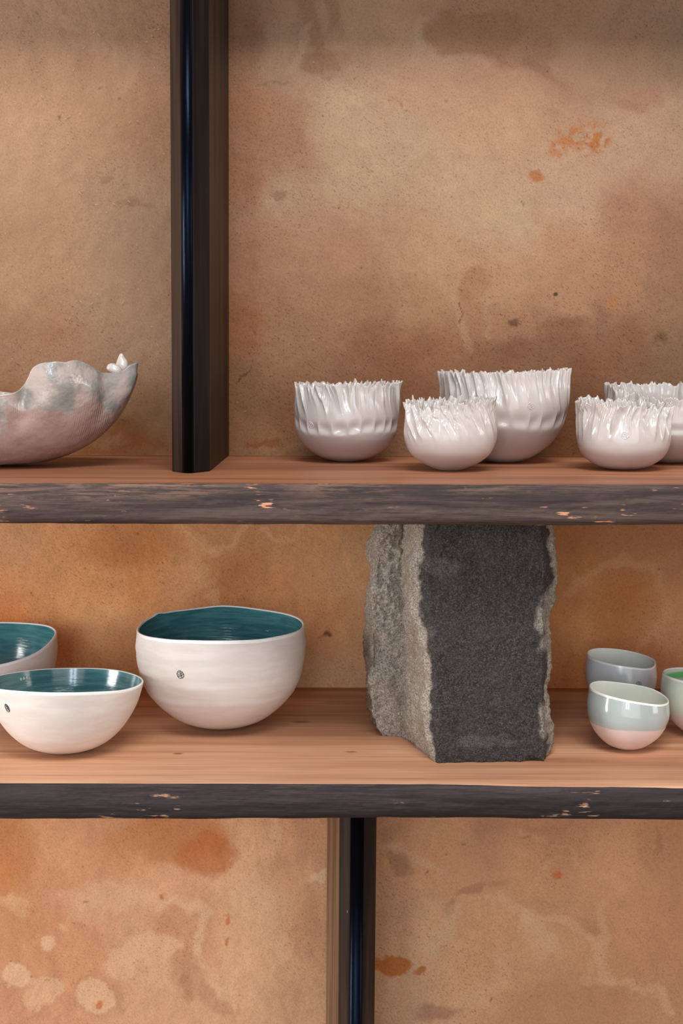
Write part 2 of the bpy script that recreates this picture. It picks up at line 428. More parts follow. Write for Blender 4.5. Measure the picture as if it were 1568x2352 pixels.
    def rust(px, py, rx, ry, a=.9, col=OR, soft=.3, ragged=True, rot=0):
        nonlocal C
        keep = C.copy(); blob(px, py, rx, ry, col, a, soft, rot, tight=True)
        if ragged: C = keep * (1 - rag[:, None]) + C * rag[:, None]
    rust(1308, 312, 26, 22); rust(1282, 342, 22, 22, .7); rust(1370, 318, 32, 27, 1.0, (192, 112, 56)); rust(1336, 330, 26, 18, .6); rust(1340, 300, 60, 26, .35)
    rust(1231, 406, 19, 17, .9, OR, .2, False); rust(1408, 695, 16, 16, .75, (190, 124, 72), .15, False)
    rust(701, 284, 6, 6, .8, OR, .3, False)
    for (px, py) in ((1055, 555), (1024, 226), (920, 240), (870, 268), (1315, 552)): rust(px, py, 4, 4, .8, (184, 112, 64), .3, False)
    # lower part of the panel
    stroke([(1010, 650), (1045, 680), (1058, 720), (1065, 760), (1080, 800)], 16, (206, 160, 124), .45)
    blob(1095, 650, 45, 22, (168, 114, 80), .5, .3, 0.6); blob(1080, 710, 30, 42, (176, 124, 90), .4)
    stroke([(1112, 690), (1118, 730), (1125, 770)], 12, (200, 154, 118), .4)
    stroke([(1054, 700), (1058, 716), (1062, 722), (1058, 738)], 2.6, (92, 60, 42), .85)
    stroke([(583, 826), (572, 848), (558, 862), (546, 878)], 2.6, (84, 56, 40), .8)
    stroke([(594, 196), (620, 188), (665, 188)], 4, (140, 104, 80), .55)
    stroke([(569, 745), (585, 770)], 2.2, (104, 70, 48), .5)
    blob(1180, 742, 10, 7, (86, 52, 36), .7, .4, 0, True); blob(1277, 673, 4, 4, (70, 44, 34), .9, .3, 0, True)
    blob(1300, 745, 60, 16, (136, 92, 66), .5, .5); blob(1250, 800, 150, 30, (140, 94, 66), .4, .5); blob(1180, 800, 36, 26, (134, 84, 60), .5, .5)
    blob(1395, 745, 12, 40, (140, 100, 76), .5, .5); blob(1500, 660, 26, 30, (150, 110, 84), .5); blob(1520, 780, 10, 10, (100, 66, 50), .5)
    blob(900, 810, 120, 26, (148, 96, 64), .4, .5); blob(700, 960, 60, 30, (140, 84, 46), .4)
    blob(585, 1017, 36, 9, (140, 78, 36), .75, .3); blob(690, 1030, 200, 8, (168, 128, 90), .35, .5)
    blob(545, 740, 28, 40, (160, 104, 72), .35, .5); blob(640, 455, 14, 7, (140, 96, 70), .5)
    # left panel
    blob(112, 780, 26, 22, (160, 108, 76), .3, .6); blob(240, 412, 14, 8, (140, 98, 72), .5, .5); blob(310, 465, 26, 10, (150, 108, 80), .45, .6)
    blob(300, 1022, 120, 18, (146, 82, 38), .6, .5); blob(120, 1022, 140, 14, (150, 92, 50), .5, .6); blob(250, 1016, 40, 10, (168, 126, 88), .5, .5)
    blob(190, 150, 30, 40, (168, 122, 92), .4, .6)
    # --- middle band
    stroke([(400, 1215), (432, 1262), (445, 1290), (478, 1318), (492, 1345), (498, 1380)], 24, (190, 144, 104), .38, False)
    stroke([(452, 1240), (490, 1258), (530, 1255), (562, 1236), (572, 1212)], 20, (186, 142, 106), .42, False)
    stroke([(606, 1212), (640, 1234), (680, 1232), (705, 1212)], 14, (180, 138, 104), .5, False)
    blob(505, 1222, 40, 16, (160, 116, 84), .5); blob(290, 1265, 110, 36, (154, 96, 54), .5, .6); blob(20, 1410, 50, 50, (170, 98, 50), .5, .6); blob(560, 1310, 60, 50, (150, 94, 56), .4, .6)
    blob(751, 1461, 9, 6, (70, 42, 28), .8, .4, 0, True); blob(735, 1464, 6, 4, (120, 74, 50), .5, .4, 0, True)
    stroke([(1300, 1370), (1320, 1335), (1360, 1300), (1420, 1280), (1480, 1295), (1520, 1330), (1540, 1400), (1520, 1460), (1470, 1490)], 18, (172, 128, 94), .3, False)
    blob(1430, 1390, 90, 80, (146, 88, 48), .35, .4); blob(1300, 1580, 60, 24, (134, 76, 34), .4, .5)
    # --- lower left panel
    blob(5, 1940, 60, 110, (184, 118, 64), .7, .6); blob(20, 2000, 46, 60, (192, 124, 70), .4, .5)
    blob(395, 1925, 130, 62, (182, 116, 68), .8, .35); blob(470, 1965, 62, 58, (180, 102, 50), .75, .25); blob(300, 1960, 60, 60, (200, 136, 88), .5, .5)
    blob(30, 2080, 46, 30, (216, 172, 130), .7, .4)
    blob(250, 2060, 130, 26, LT, .5, .5); blob(210, 2095, 40, 34, LT, .4, .4)
    BR = (190, 136, 100)
    blob(330, 2130, 100, 22, BR, .6, .4, 0.2); blob(430, 2120, 40, 60, (198, 148, 110), .5, .4); blob(60, 2120, 60, 50, (190, 132, 92), .4, .5)
    stroke([(375, 2082), (420, 2078), (462, 2090), (468, 2130), (452, 2180), (456, 2215), (490, 2250), (530, 2275)], 18, LT, .65, False)
    blob(335, 2182, 84, 42, (216, 174, 136), .85, .15); blob(280, 2218, 36, 30, (214, 170, 132), .8, .25); blob(370, 2230, 60, 50, (212, 168, 128), .7, .35); blob(300, 2140, 60, 40, (214, 172, 134), .4, .3)
    blob(430, 2240, 42, 50, (176, 130, 98), .55, .4, 0.9); blob(500, 2300, 55, 28, (180, 132, 100), .65, .35, -0.8)
    blob(108, 2167, 17, 17, (222, 182, 144), .8, .2, 0, True); blob(37, 2241, 34, 29, (220, 180, 142), .8, .12, 0, True)
    blob(101, 2286, 53, 37, (214, 170, 132), .8, .15); blob(228, 2290, 56, 54, (184, 134, 100), .6, .25); blob(228, 2289, 46, 43, (216, 172, 134), .9, .12)
    blob(160, 2132, 14, 9, (218, 174, 138), .6, .4); blob(280, 2280, 14, 40, (172, 124, 94), .5, .5); blob(430, 2270, 14, 24, (164, 116, 86), .4)
    for (px, py, a, b) in ((521, 2117, 6, 12), (522, 2166, 6, 7), (228, 2311, 8, 9), (370, 2060, 4, 6)): rust(px, py, a, b, .9, (190, 110, 64), .3, False)
    blob(200, 2071, 8, 4, (120, 80, 54), .7, .4, 0, True)
    blob(715, 2100, 20, 60, (178, 128, 98), .5, .5); blob(730, 2005, 16, 14, (216, 178, 146), .7, .4); stroke([(640, 1890), (632, 1960)], 14, (216, 176, 140), .5, False)
    # --- lower right panel
    blob(925, 1990, 34, 22, (164, 116, 88), .75, .35, -0.4); blob(893, 1925, 26, 26, (176, 130, 102), .6, .45); stroke([(870, 1955), (930, 1965), (980, 1985), (1010, 2000)], 20, (208, 166, 132), .5, False)
    blob(895, 2060, 16, 60, (190, 142, 110), .4, .5)
    blob(905, 2220, 44, 25, (182, 106, 50), 1.0, .12, 0.1, True); blob(966, 2231, 13, 9, (178, 106, 54), .95, .25, 0, True); blob(862, 2215, 26, 14, (182, 106, 50), .9, .2, 0, True)
    blob(1072, 2040, 24, 18, (160, 112, 84), .7, .4); blob(1046, 2088, 14, 24, (162, 116, 90), .7, .4); blob(1120, 2030, 40, 8, (172, 122, 92), .6, .5)
    blob(1130, 1900, 34, 26, (168, 122, 94), .5, .5); blob(1250, 1890, 80, 16, (176, 126, 96), .5, .5); blob(1210, 1917, 8, 8, (130, 92, 70), .5)
    stroke([(1120, 2060), (1150, 2058), (1185, 2080), (1225, 2110), (1265, 2105), (1305, 2115), (1330, 2150), (1365, 2190), (1400, 2250), (1460, 2265), (1530, 2285), (1545, 2320)], 20, LT, .42, False)
    stroke([(1225, 2110), (1240, 2160), (1245, 2190)], 34, (214, 174, 136), .6, False); stroke([(1390, 2090), (1380, 2150), (1350, 2200), (1330, 2245), (1400, 2252)], 24, (210, 168, 130), .45, False)
    stroke([(1055, 2100), (1040, 2150), (980, 2180)], 30, (212, 172, 136), .5, False); stroke([(1140, 2205), (1150, 2250), (1100, 2290), (1060, 2310)], 22, (210, 168, 134), .45, False)
    blob(1290, 2030, 58, 56, (196, 142, 104), .5, .14); stroke([(1290 + 52 * math.cos(t / 10), 2025 + 54 * math.sin(t / 10)) for t in range(0, 64, 4)], 6, (210, 160, 120), .45)
    blob(1280, 2012, 10, 12, (196, 106, 60), .9, .25, 0, True); blob(1345, 2130, 28, 24, (174, 126, 98), .55, .5); blob(1250, 2070, 80, 14, (186, 136, 104), .45, .5)
    stroke([(1190, 1905), (1255, 1925), (1320, 1960), (1345, 2010)], 8, (210, 160, 122), .35, False)
    blob(1010, 2332, 48, 20, (162, 116, 90), .7, .4); blob(1090, 2220, 40, 40, (196, 142, 104), .35, .5); blob(1510, 1935, 8, 22, (150, 108, 84), .45, .5); blob(1040, 1900, 50, 40, (206, 158, 116), .3)
    # scattered tiny pits
    rs = np.random.RandomState(4)
    for k in range(90):
        px, py = rs.uniform(0, 1568), rs.uniform(60, 2340)
        blob(px, py, rs.uniform(2.2, 3.8), rs.uniform(1.8, 3.0), (96, 66, 50), rs.uniform(.35, .75), .4, rs.uniform(0, 3), True)
    # speckle strength around the browner zones
    for (px, py, r) in ((620, 400, 160), (600, 900, 160), (110, 780, 110), (1300, 780, 260), (900, 820, 200), (290, 1260, 140), (50, 1400, 120), (640, 1950, 80), (1000, 2250, 160), (900, 2100, 80), (90, 130, 90)):
        p = on_y(px, py, 0); d = np.hypot(X - p[0], Z - p[2]) / (r * WPX)
        speck = np.clip(speck + 0.6 * np.exp(-d * d), 0, 1)
    mean = C.mean(0); C = mean * (C / mean) ** np.where(Z > 0, .84, .90)[:, None]      # calmer overall contrast of the clay
    lum = (C @ np.array([.30, .55, .15]))[:, None]; sat = np.where(Z > 0, .07, np.where(Z > -.29, .03, .07))[:, None]
    C = C * (1 - sat) + lum * sat
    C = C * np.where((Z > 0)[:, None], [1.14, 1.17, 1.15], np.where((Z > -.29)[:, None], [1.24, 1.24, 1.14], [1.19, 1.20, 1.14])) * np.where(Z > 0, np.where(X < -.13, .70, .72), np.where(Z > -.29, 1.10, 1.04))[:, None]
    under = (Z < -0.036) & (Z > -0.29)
    C[under] *= np.array([1.22, 1.28, 1.30])  # paler clay below the upper shelf, painted to counter its shade
    # hand-trowelled unevenness
    Yd = 0.0016 * noise2(X, Z, 0.10, 31, 3) + 0.0005 * noise2(X, Z, 0.016, 32, 3)
    Yd = Yd - Yd.min()
    V = np.stack([X, Yd, Z], 1)
    F = grid_faces(len(xs), len(zs))
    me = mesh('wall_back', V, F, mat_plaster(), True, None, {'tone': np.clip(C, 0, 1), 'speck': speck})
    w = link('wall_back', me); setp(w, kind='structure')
    # chopped straw in the plaster
    rs = np.random.RandomState(9); V, F = [], []
    for k in range(230):
        if k < 150: px, py = rs.uniform(0, 385), rs.uniform(30, 980)
        else: px, py = rs.uniform(530, 1560), rs.uniform(40, 2340)
        p = on_y(px, py, 0); L = rs.uniform(.0012, .0042) * (1.2 if k < 40 else .8); a = rs.uniform(-1.4, 1.4); wd = rs.uniform(.00016, .0003)
        q = [(p[0] - L / 2 * math.cos(a), -.00002, p[2] - L / 2 * math.sin(a)), (p[0], -.0001, p[2] + rs.uniform(-.0003, .0003)), (p[0] + L / 2 * math.cos(a), -.00002, p[2] + L / 2 * math.sin(a))]
        v_, f_ = tube(q, wd, False, 5); F += [tuple(i + len(V) for i in f) for f in f_]; V += v_
    o = link('straw_fibres', mesh('straw_fibres', V, F, mat_plain('straw', (206, 168, 132), 0.8), True), w)
    setp(o, kind='stuff')
    return w
build_wall()

def box(name, x0, x1, y0, y1, z0, z1, mat, bevel=0.0):
    bm = bmesh.new(); bmesh.ops.create_cube(bm, size=1)
    for v in bm.verts: v.co = ((x0 + x1) / 2 + v.co.x * (x1 - x0), (y0 + y1) / 2 + v.co.y * (y1 - y0), (z0 + z1) / 2 + v.co.z * (z1 - z0))
    if bevel: bmesh.ops.bevel(bm, geom=list(bm.edges), offset=bevel, segments=3, affect='EDGES')
    me = bpy.data.meshes.new(name); bm.to_mesh(me); bm.free(); me.materials.append(mat); return link(name, me)
PLAIN = mat_plain('shade_ledge_brown', (120, 92, 72), 0.9, 0.2)
setp(box('shade_ledge', -1.5, 1.5, -0.10, 0.0, 0.512, 0.60, PLAIN, .003), kind='structure')  # unseen ledge added overhead to shade the top of the wall
setp(box('floor', -1.5, 1.5, -1.9, 0.0, -1.02, -1.0, mat_plain('earth_floor', (170, 148, 128), 0.8, 0.2), 0), kind='structure')

# ------------------------------------------------------------------ shelves
WOOD_UP = mat_wood_top('oiled_board_reddish', (150, 97, 70), (198, 136, 100), (118, 72, 52), (108, 66, 48))
WOOD_LOW = mat_wood_top('oiled_board_pale', (196, 142, 108), (236, 186, 148), (150, 94, 66), (150, 100, 72))
def shelf(name, ztop, top_pts, bot_pts, edge_mat, label, yf, seed, shift, WOOD_TOP):
    """a thick board: plain top and underside, weathered natural front edge"""
    t = empty(name, (0, yf, ztop), label, 'shelf')
    xs = np.concatenate([np.linspace(-1.5, -0.62, 60)[:-1], np.arange(-0.62, 0.6201, 0.0022), np.linspace(0.622, 1.5, 60)]); n = len(xs)
    def at_edge(pts):
        P = np.array([on_y(px, py, yf) for px, py in pts]); return np.interp(xs, P[:, 0], P[:, 2])
    wav = 0.0006 * noise2(xs, xs * 0, 0.05, seed, 3)
    zt = at_edge(top_pts) + wav * 0.6                     # arris between top and edge
    zt = np.minimum(zt, ztop - 0.0004)
    zb = at_edge(bot_pts) + 0.0004 * noise2(xs, xs * 0, 0.04, seed + 1, 3)
    # top surface rows: wall -> front, rolls over to the arris
    rows = []
    drop = ztop - zt
    for y in (0.0005, -0.02, -0.06, -0.10, -0.15, -0.20, -0.25, -0.30, yf + 0.02): rows.append(np.stack([xs, np.full(n, y), np.full(n, ztop)], 1))
    for k, (fy, fz) in enumerate(((0.012, 0.06), (0.007, 0.2), (0.003, 0.45), (0.001, 0.72), (0.0, 1.0))):
        rows.append(np.stack([xs, yf + fy + wav * 0.5, ztop - drop * fz], 1))
    T = np.concatenate(rows); nr = len(rows)
    # underside
    B = []
    for y in (yf + 0.006, yf + 0.02, -0.2, 0.0005): B.append(np.stack([xs, np.full(n, y) + (wav if y == yf + .006 else 0), zb - 0.0], 1))
    F = [tuple(f) for f in grid_faces(n, nr, flip=True)]
    off = len(T); F += [tuple(f) for f in grid_faces(n, len(B), off=off, flip=True)]
    Bv = np.concatenate(B); V = np.concatenate([T, Bv])
    # ends and back
    F.append(tuple([r * n for r in range(nr)][::-1]) + tuple(off + r * n for r in range(len(B)))[::-1])
    F.append(tuple([r * n + n - 1 for r in range(nr)]) + tuple(off + r * n + n - 1 for r in range(len(B))))
    for i in range(n - 1): F.append((i, i + 1, off + (len(B) - 1) * n + i + 1, off + (len(B) - 1) * n + i))
    link('board', mesh('board', V, F, WOOD_TOP, True), t)
    # natural edge
    m = 26; rows = []; et = []
    X2 = xs
    for k in range(m):
        u = k / (m - 1)
        z = zt * (1 - u) + zb * u
        bulge = 0.0035 * math.sin(math.pi * u) ** 0.7 + (0.006 * max(0, (u - 0.86) / 0.14) ** 2 * -1)
        rough = 0.0006 * noise2(X2 * 0.10 + z * 0.05, z, 0.0045, seed + 5, 4) + 0.0003 * noise2(X2 * 0.4, z + X2 * 0.03, 0.0016, seed + 6, 2)
        w = math.sin(math.pi * min(1, max(0, u))) ** 0.5
        rows.append(np.stack([X2, yf + wav * (0.5 if k == 0 else 1) - bulge - rough * w, z], 1)); et.append(np.full(n, np.clip(1 - u * 2.0, 0, 1)) * (0.55 + 0.45 * np.cos((X2 + shift) * 5)))
    E = np.concatenate(rows)
    link('natural_edge', mesh('natural_edge', E, grid_faces(n, m, flip=True), edge_mat, True, None, {'edge_top': np.concatenate(et)}), t)
    return t
YF1, YF2 = -0.353, -0.359
EDGE1 = mat_edge('weathered_edge_warm', (50, 38, 37), (92, 73, 66), (158, 118, 94), (208, 146, 112), 0.65)
EDGE2 = mat_edge('weathered_edge_dark', (31, 24, 25), (56, 45, 46), (100, 76, 66), (176, 134, 104), 0.35)
shelf('shelf', Z1, [(-400, 1101), (0, 1104), (200, 1105), (500, 1108), (800, 1110), (1100, 1113), (1568, 1113), (1900, 1114)],
      [(-400, 1202), (0, 1203), (400, 1205), (800, 1206), (1300, 1208), (1568, 1207), (1900, 1207)], EDGE1,
      'upper wooden shelf board with greyish brown weathered edge, carrying the crimped white bowls', YF1, 40, 0.25, WOOD_UP)
shelf('shelf', Z2, [(-400, 1800), (0, 1797), (300, 1796), (500, 1795), (750, 1797), (850, 1800), (1000, 1802), (1200, 1806), (1568, 1810), (1900, 1812)],
      [(-400, 1885), (0, 1885), (450, 1886), (750, 1883), (1000, 1883), (1250, 1884), (1568, 1888), (1900, 1890)], EDGE2,
      'lower wooden shelf board with almost black front edge, carrying stone and teal bowls', YF2, 60, 0.0, WOOD_LOW)

# ------------------------------------------------------------------ posts
POST_D = mat_post('dark_stained_post', (22, 15, 11), (54, 38, 28), 0.5, 0.2)
POST_N = mat_post('black_stained_nosing', (5, 5, 8), (10, 9, 13), 0.26, 0.13)
POST_X = mat_post('near_black_chamfer', (12, 9, 8), (32, 23, 18), 0.5, 0.2)
POST_N.node_tree.nodes['Principled BSDF'].inputs['Specular Tint'].default_value = (0.30, 0.50, 1.0, 1)  # blue tint paints a sky sheen into the nosing's reflections
POST_T = mat_post('pale_post_side', (74, 54, 40), (118, 92, 72), 0.45, 0.3)
def prism(bot, top, mats, midx):
    n = len(bot); V = list(bot) + list(top)
    F = [(i, (i + 1) % n, n + (i + 1) % n, n + i) for i in range(n)] + [tuple(range(n))[::-1], tuple(range(n, 2 * n))]
    return V, F, list(midx) + [0, 0]
def post(label, foot, z0, z1, dx_top, nose, mats, midx):
    """foot: plan corners (x,y); dx_top: x shift of the top; nose: plan points of the rounded nosing"""
    t = empty('wooden_post', (foot[0][0], foot[0][1], z0), label, 'post')
    b = [(x, y, z0) for x, y in foot]; u = [(x + dx_top, y, z1) for x, y in foot]
    V, F, mi = prism(b, u, mats, midx)
    o = link('post_body', mesh('post_body', V, F, mats, False, mi), t)
    md = o.modifiers.new('bevel', 'BEVEL'); md.width = 0.0012; md.segments = 2; md.limit_method = 'ANGLE'
    b = [(x, y, z0 + .0002) for x, y in nose]; u = [(x + dx_top, y, z1) for x, y in nose]
    V, F, mi = prism(b, u, [POST_N], [0] * len(nose))
    link('nosing', mesh('nosing', V, F, POST_N, True), t)
    return t
def arc(xa, ya, xb, yb, h, n=14):
    out = []
    for i in range(n + 1):
        a = math.pi * i / n
        out.append((xa + (xb - xa) * (1 - math.cos(a)) / 2, ya + (yb - ya) * (1 - math.cos(a)) / 2 - h * math.sin(a)))
    return out
f = [on_z(px, py, Z1)[:2] for px, py in ((395, 1083), (417, 1086.2), (446, 1086.6), (482, 1082.5), (524, 1048))]
foot = [tuple(p) for p in f] + [(f[0][0] + 0.004, -0.002)]
foot[4] = (foot[4][0], -0.002)
nose = arc(f[1][0] + .0003, f[1][1] + .001, f[2][0] - .0003, f[2][1] + .001, 0.0052)
zt = 0.512
bx = on_y(395, 1083, f[0][1])[0]; tx = on_y(389.5, 20, f[0][1]); dz = tx[2]
dx = (tx[0] - bx) * (zt / dz)
post('dark stained wooden post standing on the upper shelf between clay wall panels', foot, Z1, zt, dx, nose, [POST_D, POST_T, POST_X], [0, 2, 2, 0, 0, 0])
# lower post, its left side lighter
ys = -0.25
def xx(px, py, y): return on_y(px, py, y)[0]
zA, zB = Z2 - 0.033, -1.0
py_top = 1886
foot_t = [(xx(780, py_top, ys + .01), ys + .01), (xx(804, py_top, ys), ys), (xx(838, py_top, ys), ys), (xx(865, py_top, ys + .012), ys + .012), (xx(858, py_top, -.004), -.004), (xx(752, py_top, -.12), -.004), (xx(752, py_top, -.12), -.12), (xx(756, py_top, -.15), -.15), (xx(764, py_top, -.185), -.185), (xx(773, py_top, -.215), -.215)]
zr = on_y(780, 2352, ys)[2]
dxb = (xx(776, 2352, ys) - xx(780, py_top, ys)) * ((zB - zA) / (zr - zA))
nose_t = arc(foot_t[1][0] + .0004, ys + .001, foot_t[2][0] - .0004, ys + .001, 0.005)
foot_b = [(x + dxb, y) for x, y in foot_t]
post('dark wooden post under the lower shelf with a paler left side', foot_b, zB, zA, -dxb, [(x + dxb, y) for x, y in nose_t],
     [POST_D, POST_T, POST_X], [0, 2, 0, 0, 0, 1, 1, 1, 1, 1])

# ------------------------------------------------------------------ stone block
def build_stone():
    z0, z1 = Z2, Z1 - 0.0362
    nz = 210
    zs = np.linspace(z0, z1, nz)
    def tab(pts, y):
        P = np.array([on_y(px, py, y) for px, py in pts]); o = np.argsort(P[:, 2]); return np.interp(zs, P[o, 2], P[o, 0])
    pts = {}
    # x of each vertical ridge as a function of height, all measured from the photograph
    pts['A'] = (tab([(868, 1205), (852, 1240), (846, 1300), (842, 1370), (840, 1450), (842, 1550), (845, 1610), (852, 1660), (858, 1690)], -.150), -.150)
    pts['B'] = (tab([(880, 1205), (868, 1240), (862, 1300), (856, 1370), (850, 1450), (850, 1560), (855, 1640), (872, 1688)], -.205), -.205)
    pts['C1'] = (tab([(930, 1205), (925, 1300), (925, 1400), (930, 1500), (925, 1600), (925, 1694)], -.205), -.205)
    pts['C'] = (tab([(952, 1205), (950, 1260), (940, 1300), (941, 1350), (946, 1400), (961, 1460), (971, 1500), (973, 1550), (970, 1620), (973, 1680), (990, 1742)], -.288), -.288)
    pts['C2'] = (tab([(985, 1205), (985, 1400), (1000, 1500), (1005, 1751)], -.297), -.297)
    pts['D'] = (tab([(1240, 1205), (1250, 1300), (1246, 1400), (1246, 1500), (1244, 1600), (1248, 1700), (1252, 1746)], -.290), -.290)
    pts['R'] = (tab([(1262, 1205), (1270, 1270), (1278, 1330), (1274, 1370), (1270, 1392), (1257, 1410), (1260, 1450), (1264, 1480), (1259, 1540), (1256, 1600), (1260, 1650), (1264, 1700), (1258, 1744)], -.265), -.265)
    pts['E'] = (tab([(1255, 1205), (1262, 1330), (1250, 1450), (1240, 1600), (1240, 1700)], -.19), -.19)
    order = ['A', 'B', 'C1', 'C', 'C2', 'D', 'R', 'E', 'G', 'H']
    pts['G'] = (pts['E'][0] - .012, -.075); pts['H'] = (pts['A'][0] + .014, -.075)
    segs = [18, 26, 34, 10, 90, 14, 24, 12, 16, 14]
    cols, brk, rgh = [], [], []
    bk = {'A': .75, 'B': 1, 'C1': 1, 'C': 1.0, 'C2': 0, 'D': 0, 'R': .9, 'E': 1, 'G': .6, 'H': .6}
    rg = {'A': 1, 'B': 1, 'C1': 1.1, 'C': .55, 'C2': .25, 'D': .35, 'R': .9, 'E': 1, 'G': 1, 'H': 1}
    for i, k in enumerate(order):
        k2 = order[(i + 1) % len(order)]
        xa, ya = pts[k]; xb, yb = pts[k2]
        for s in range(segs[i]):
            u = s / segs[i]
            cols.append((xa * (1 - u) + xb * u, np.full(nz, ya * (1 - u) + yb * u)))
            brk.append(bk[k] * (1 - u) + bk[k2] * u); rgh.append(rg[k] * (1 - u) + rg[k2] * u)
    X = np.array([c[0] for c in cols]).T; Y = np.array([c[1] for c in cols]).T      # nz x nc
    nc = X.shape[1]; Z = np.repeat(zs[:, None], nc, 1)
    # outward direction
    dX = np.roll(X, -3, 1) - np.roll(X, 3, 1); dY = np.roll(Y, -3, 1) - np.roll(Y, 3, 1)
    L = np.hypot(dX, dY) + 1e-9; NX, NY = dY / L, -dX / L
    cx, cy = X.mean(1, keepdims=True), Y.mean(1, keepdims=True)
    sgn = np.sign(((X - cx) * NX + (Y - cy) * NY).mean()); NX *= sgn; NY *= sgn
    al = np.cumsum(L, 1) / 6.0
    a = al - al[:, :1]
    n1 = noise2(a, Z, 0.030, 71, 3); n2 = noise2(a + 3, Z, 0.009, 72, 3); n3 = noise2(a * 1.3 + 7, Z, 0.0032, 73, 2)
    ridged = 1 - np.abs(noise2(a + 9, Z * 0.7, 0.020, 74, 4)) * 2
    R = np.array(rgh)[None, :]
    disp = R * (0.0030 * n1 + 0.0016 * n2 + 0.0011 * n3 + 0.0016 * ridged) + 0.00035 * noise2(a + 1, Z, 0.002, 75, 2)
    # chipped arrises near top and foot
    foot = np.exp(-(Z - z0) / 0.006); disp -= 0.0035 * foot * (0.6 + 0.6 * n2)
    top = np.exp(-(z1 - Z) / 0.003); disp -= 0.0012 * top
    X = X + NX * disp; Y = Y + NY * disp
    B = np.array(brk)[None, :] + 0 * X
    jag = 0.13 * noise2(a + 4, Z, 0.010, 81, 4)
    B = smooth(0.35, 0.62, B + jag * 1.2 * (1 - np.abs(2 * np.clip(B, 0, 1) - 1)) * 2)
    # pale scars by the right arris
    for (px, py, rx, ry) in ((1250, 1425, .010, .022), (1258, 1475, .010, .012), (1252, 1655, .007, .020), (1262, 1390, .006, .016), (1100, 1700, .03, .008), (1010, 1300, .02, .01), (985, 1450, .008, .008)):
        p = on_y(px, py, -.29); d = np.hypot((X - p[0]) / rx, (Z - p[2]) / ry) + 0.35 * n2
        am = .12 if px in (1100, 1010, 985) else .75
        B = np.maximum(B, am * (1 - smooth(.5, 1.1, d)) * (Y < -.25))
    V = np.stack([X.ravel(), Y.ravel(), Z.ravel()], 1)
    F = [tuple(f) for f in grid_faces(nc, nz, True)]
    F.append(tuple(range(nc))[::-1]); F.append(tuple((nz - 1) * nc + i for i in range(nc)))
    me = mesh('stone_block', V, F, mat_stone(), True, None, {'broken': B.ravel()})
    c = (float(X.mean()), float(Y.mean()), z0)
    o = link('stone_block', me)
    # move origin to the base
    me.transform(Matrix.Translation((-c[0], -c[1], -c[2]))); o.location = c
    bm = bmesh.new(); bm.from_mesh(me); bmesh.ops.recalc_face_normals(bm, faces=bm.faces[:]); bm.to_mesh(me); bm.free()
    setp(o, 'rough dark granite block propping the upper shelf, its left face broken and pale', 'stone')
build_stone()

# ------------------------------------------------------------------ maker's stamps
def stamp(parent, surf, th, z, size, mat, rad, ang=0.0, label=None, squash=1.0):
    """leaf in a closed outline drawn on a surface; surf(theta,z)->point (world) and outward lift"""
    out = [(-.08, 1.0), (.30, .86), (.72, .55), (.95, .05), (.90, -.42), (.55, -.80), (.05, -.95), (-.42, -.90), (-.80, -.50), (-.96, .0), (-.85, .50), (-.52, .86)]
    lines = [(out, True), ([(-.08, 1.0), (.05, .45), (.12, .0), (.30, -.50), (.40, -.85)], False),
             ([(.12, .02), (.40, .30), (.50, .68)], False), ([(.27, -.42), (.55, -.05), (.86, .22)], False),
             ([(.08, .32), (-.25, .40), (-.50, .62)], False), ([(.15, -.12), (-.3, -.15), (-.78, .18)], False), ([(.28, -.46), (-.2, -.45), (-.82, -.42)], False)]
    V, F = [], []
    c, s = math.cos(ang), math.sin(ang)
    for pts, closed in lines:
        if closed:
            q = []
            for i in range(len(pts)):
                for k in range(3):
                    p0, p1, p2, p3 = [np.array(pts[(i + j) % len(pts)]) for j in (-1, 0, 1, 2)]
                    t_ = k / 3; q.append(tuple(.5 * ((2 * p1) + (-p0 + p2) * t_ + (2 * p0 - 5 * p1 + 4 * p2 - p3) * t_ ** 2 + (-p0 + 3 * p1 - 3 * p2 + p3) * t_ ** 3)))
            pts = q
        P = []
        for u, v in pts:
            u *= squash
            u2, v2 = u * c - v * s, u * s + v * c
            P.append(surf(th, z, u2 * size, v2 * size))
        v_, f_ = tube(P, rad, closed, 6); F += [tuple(i + len(V) for i in f) for f in f_]; V += v_
    o = link('maker_stamp', mesh('maker_stamp', V, F, mat, True), parent, False)
    if label: o['label'] = label
    return o

# ------------------------------------------------------------------ thrown bowls and cups
def resample(prof, n):
    P = np.array(prof, float); m = len(P)
    # catmull-rom through the points
    Q = []
    for i in range(m - 1):
        p0, p1, p2, p3 = P[max(i - 1, 0)], P[i], P[i + 1], P[min(i + 2, m - 1)]
        for k in range(12):
            t = k / 12.0
            Q.append(.5 * ((2 * p1) + (-p0 + p2) * t + (2 * p0 - 5 * p1 + 4 * p2 - p3) * t ** 2 + (-p0 + 3 * p1 - 3 * p2 + p3) * t ** 3))
    Q.append(P[-1]); Q = np.array(Q)
    L = np.concatenate([[0], np.cumsum(np.hypot(*np.diff(Q, axis=0).T))]); s = np.linspace(0, L[-1], n)
    return np.stack([np.interp(s, L, Q[:, 0]), np.interp(s, L, Q[:, 1])], 1)

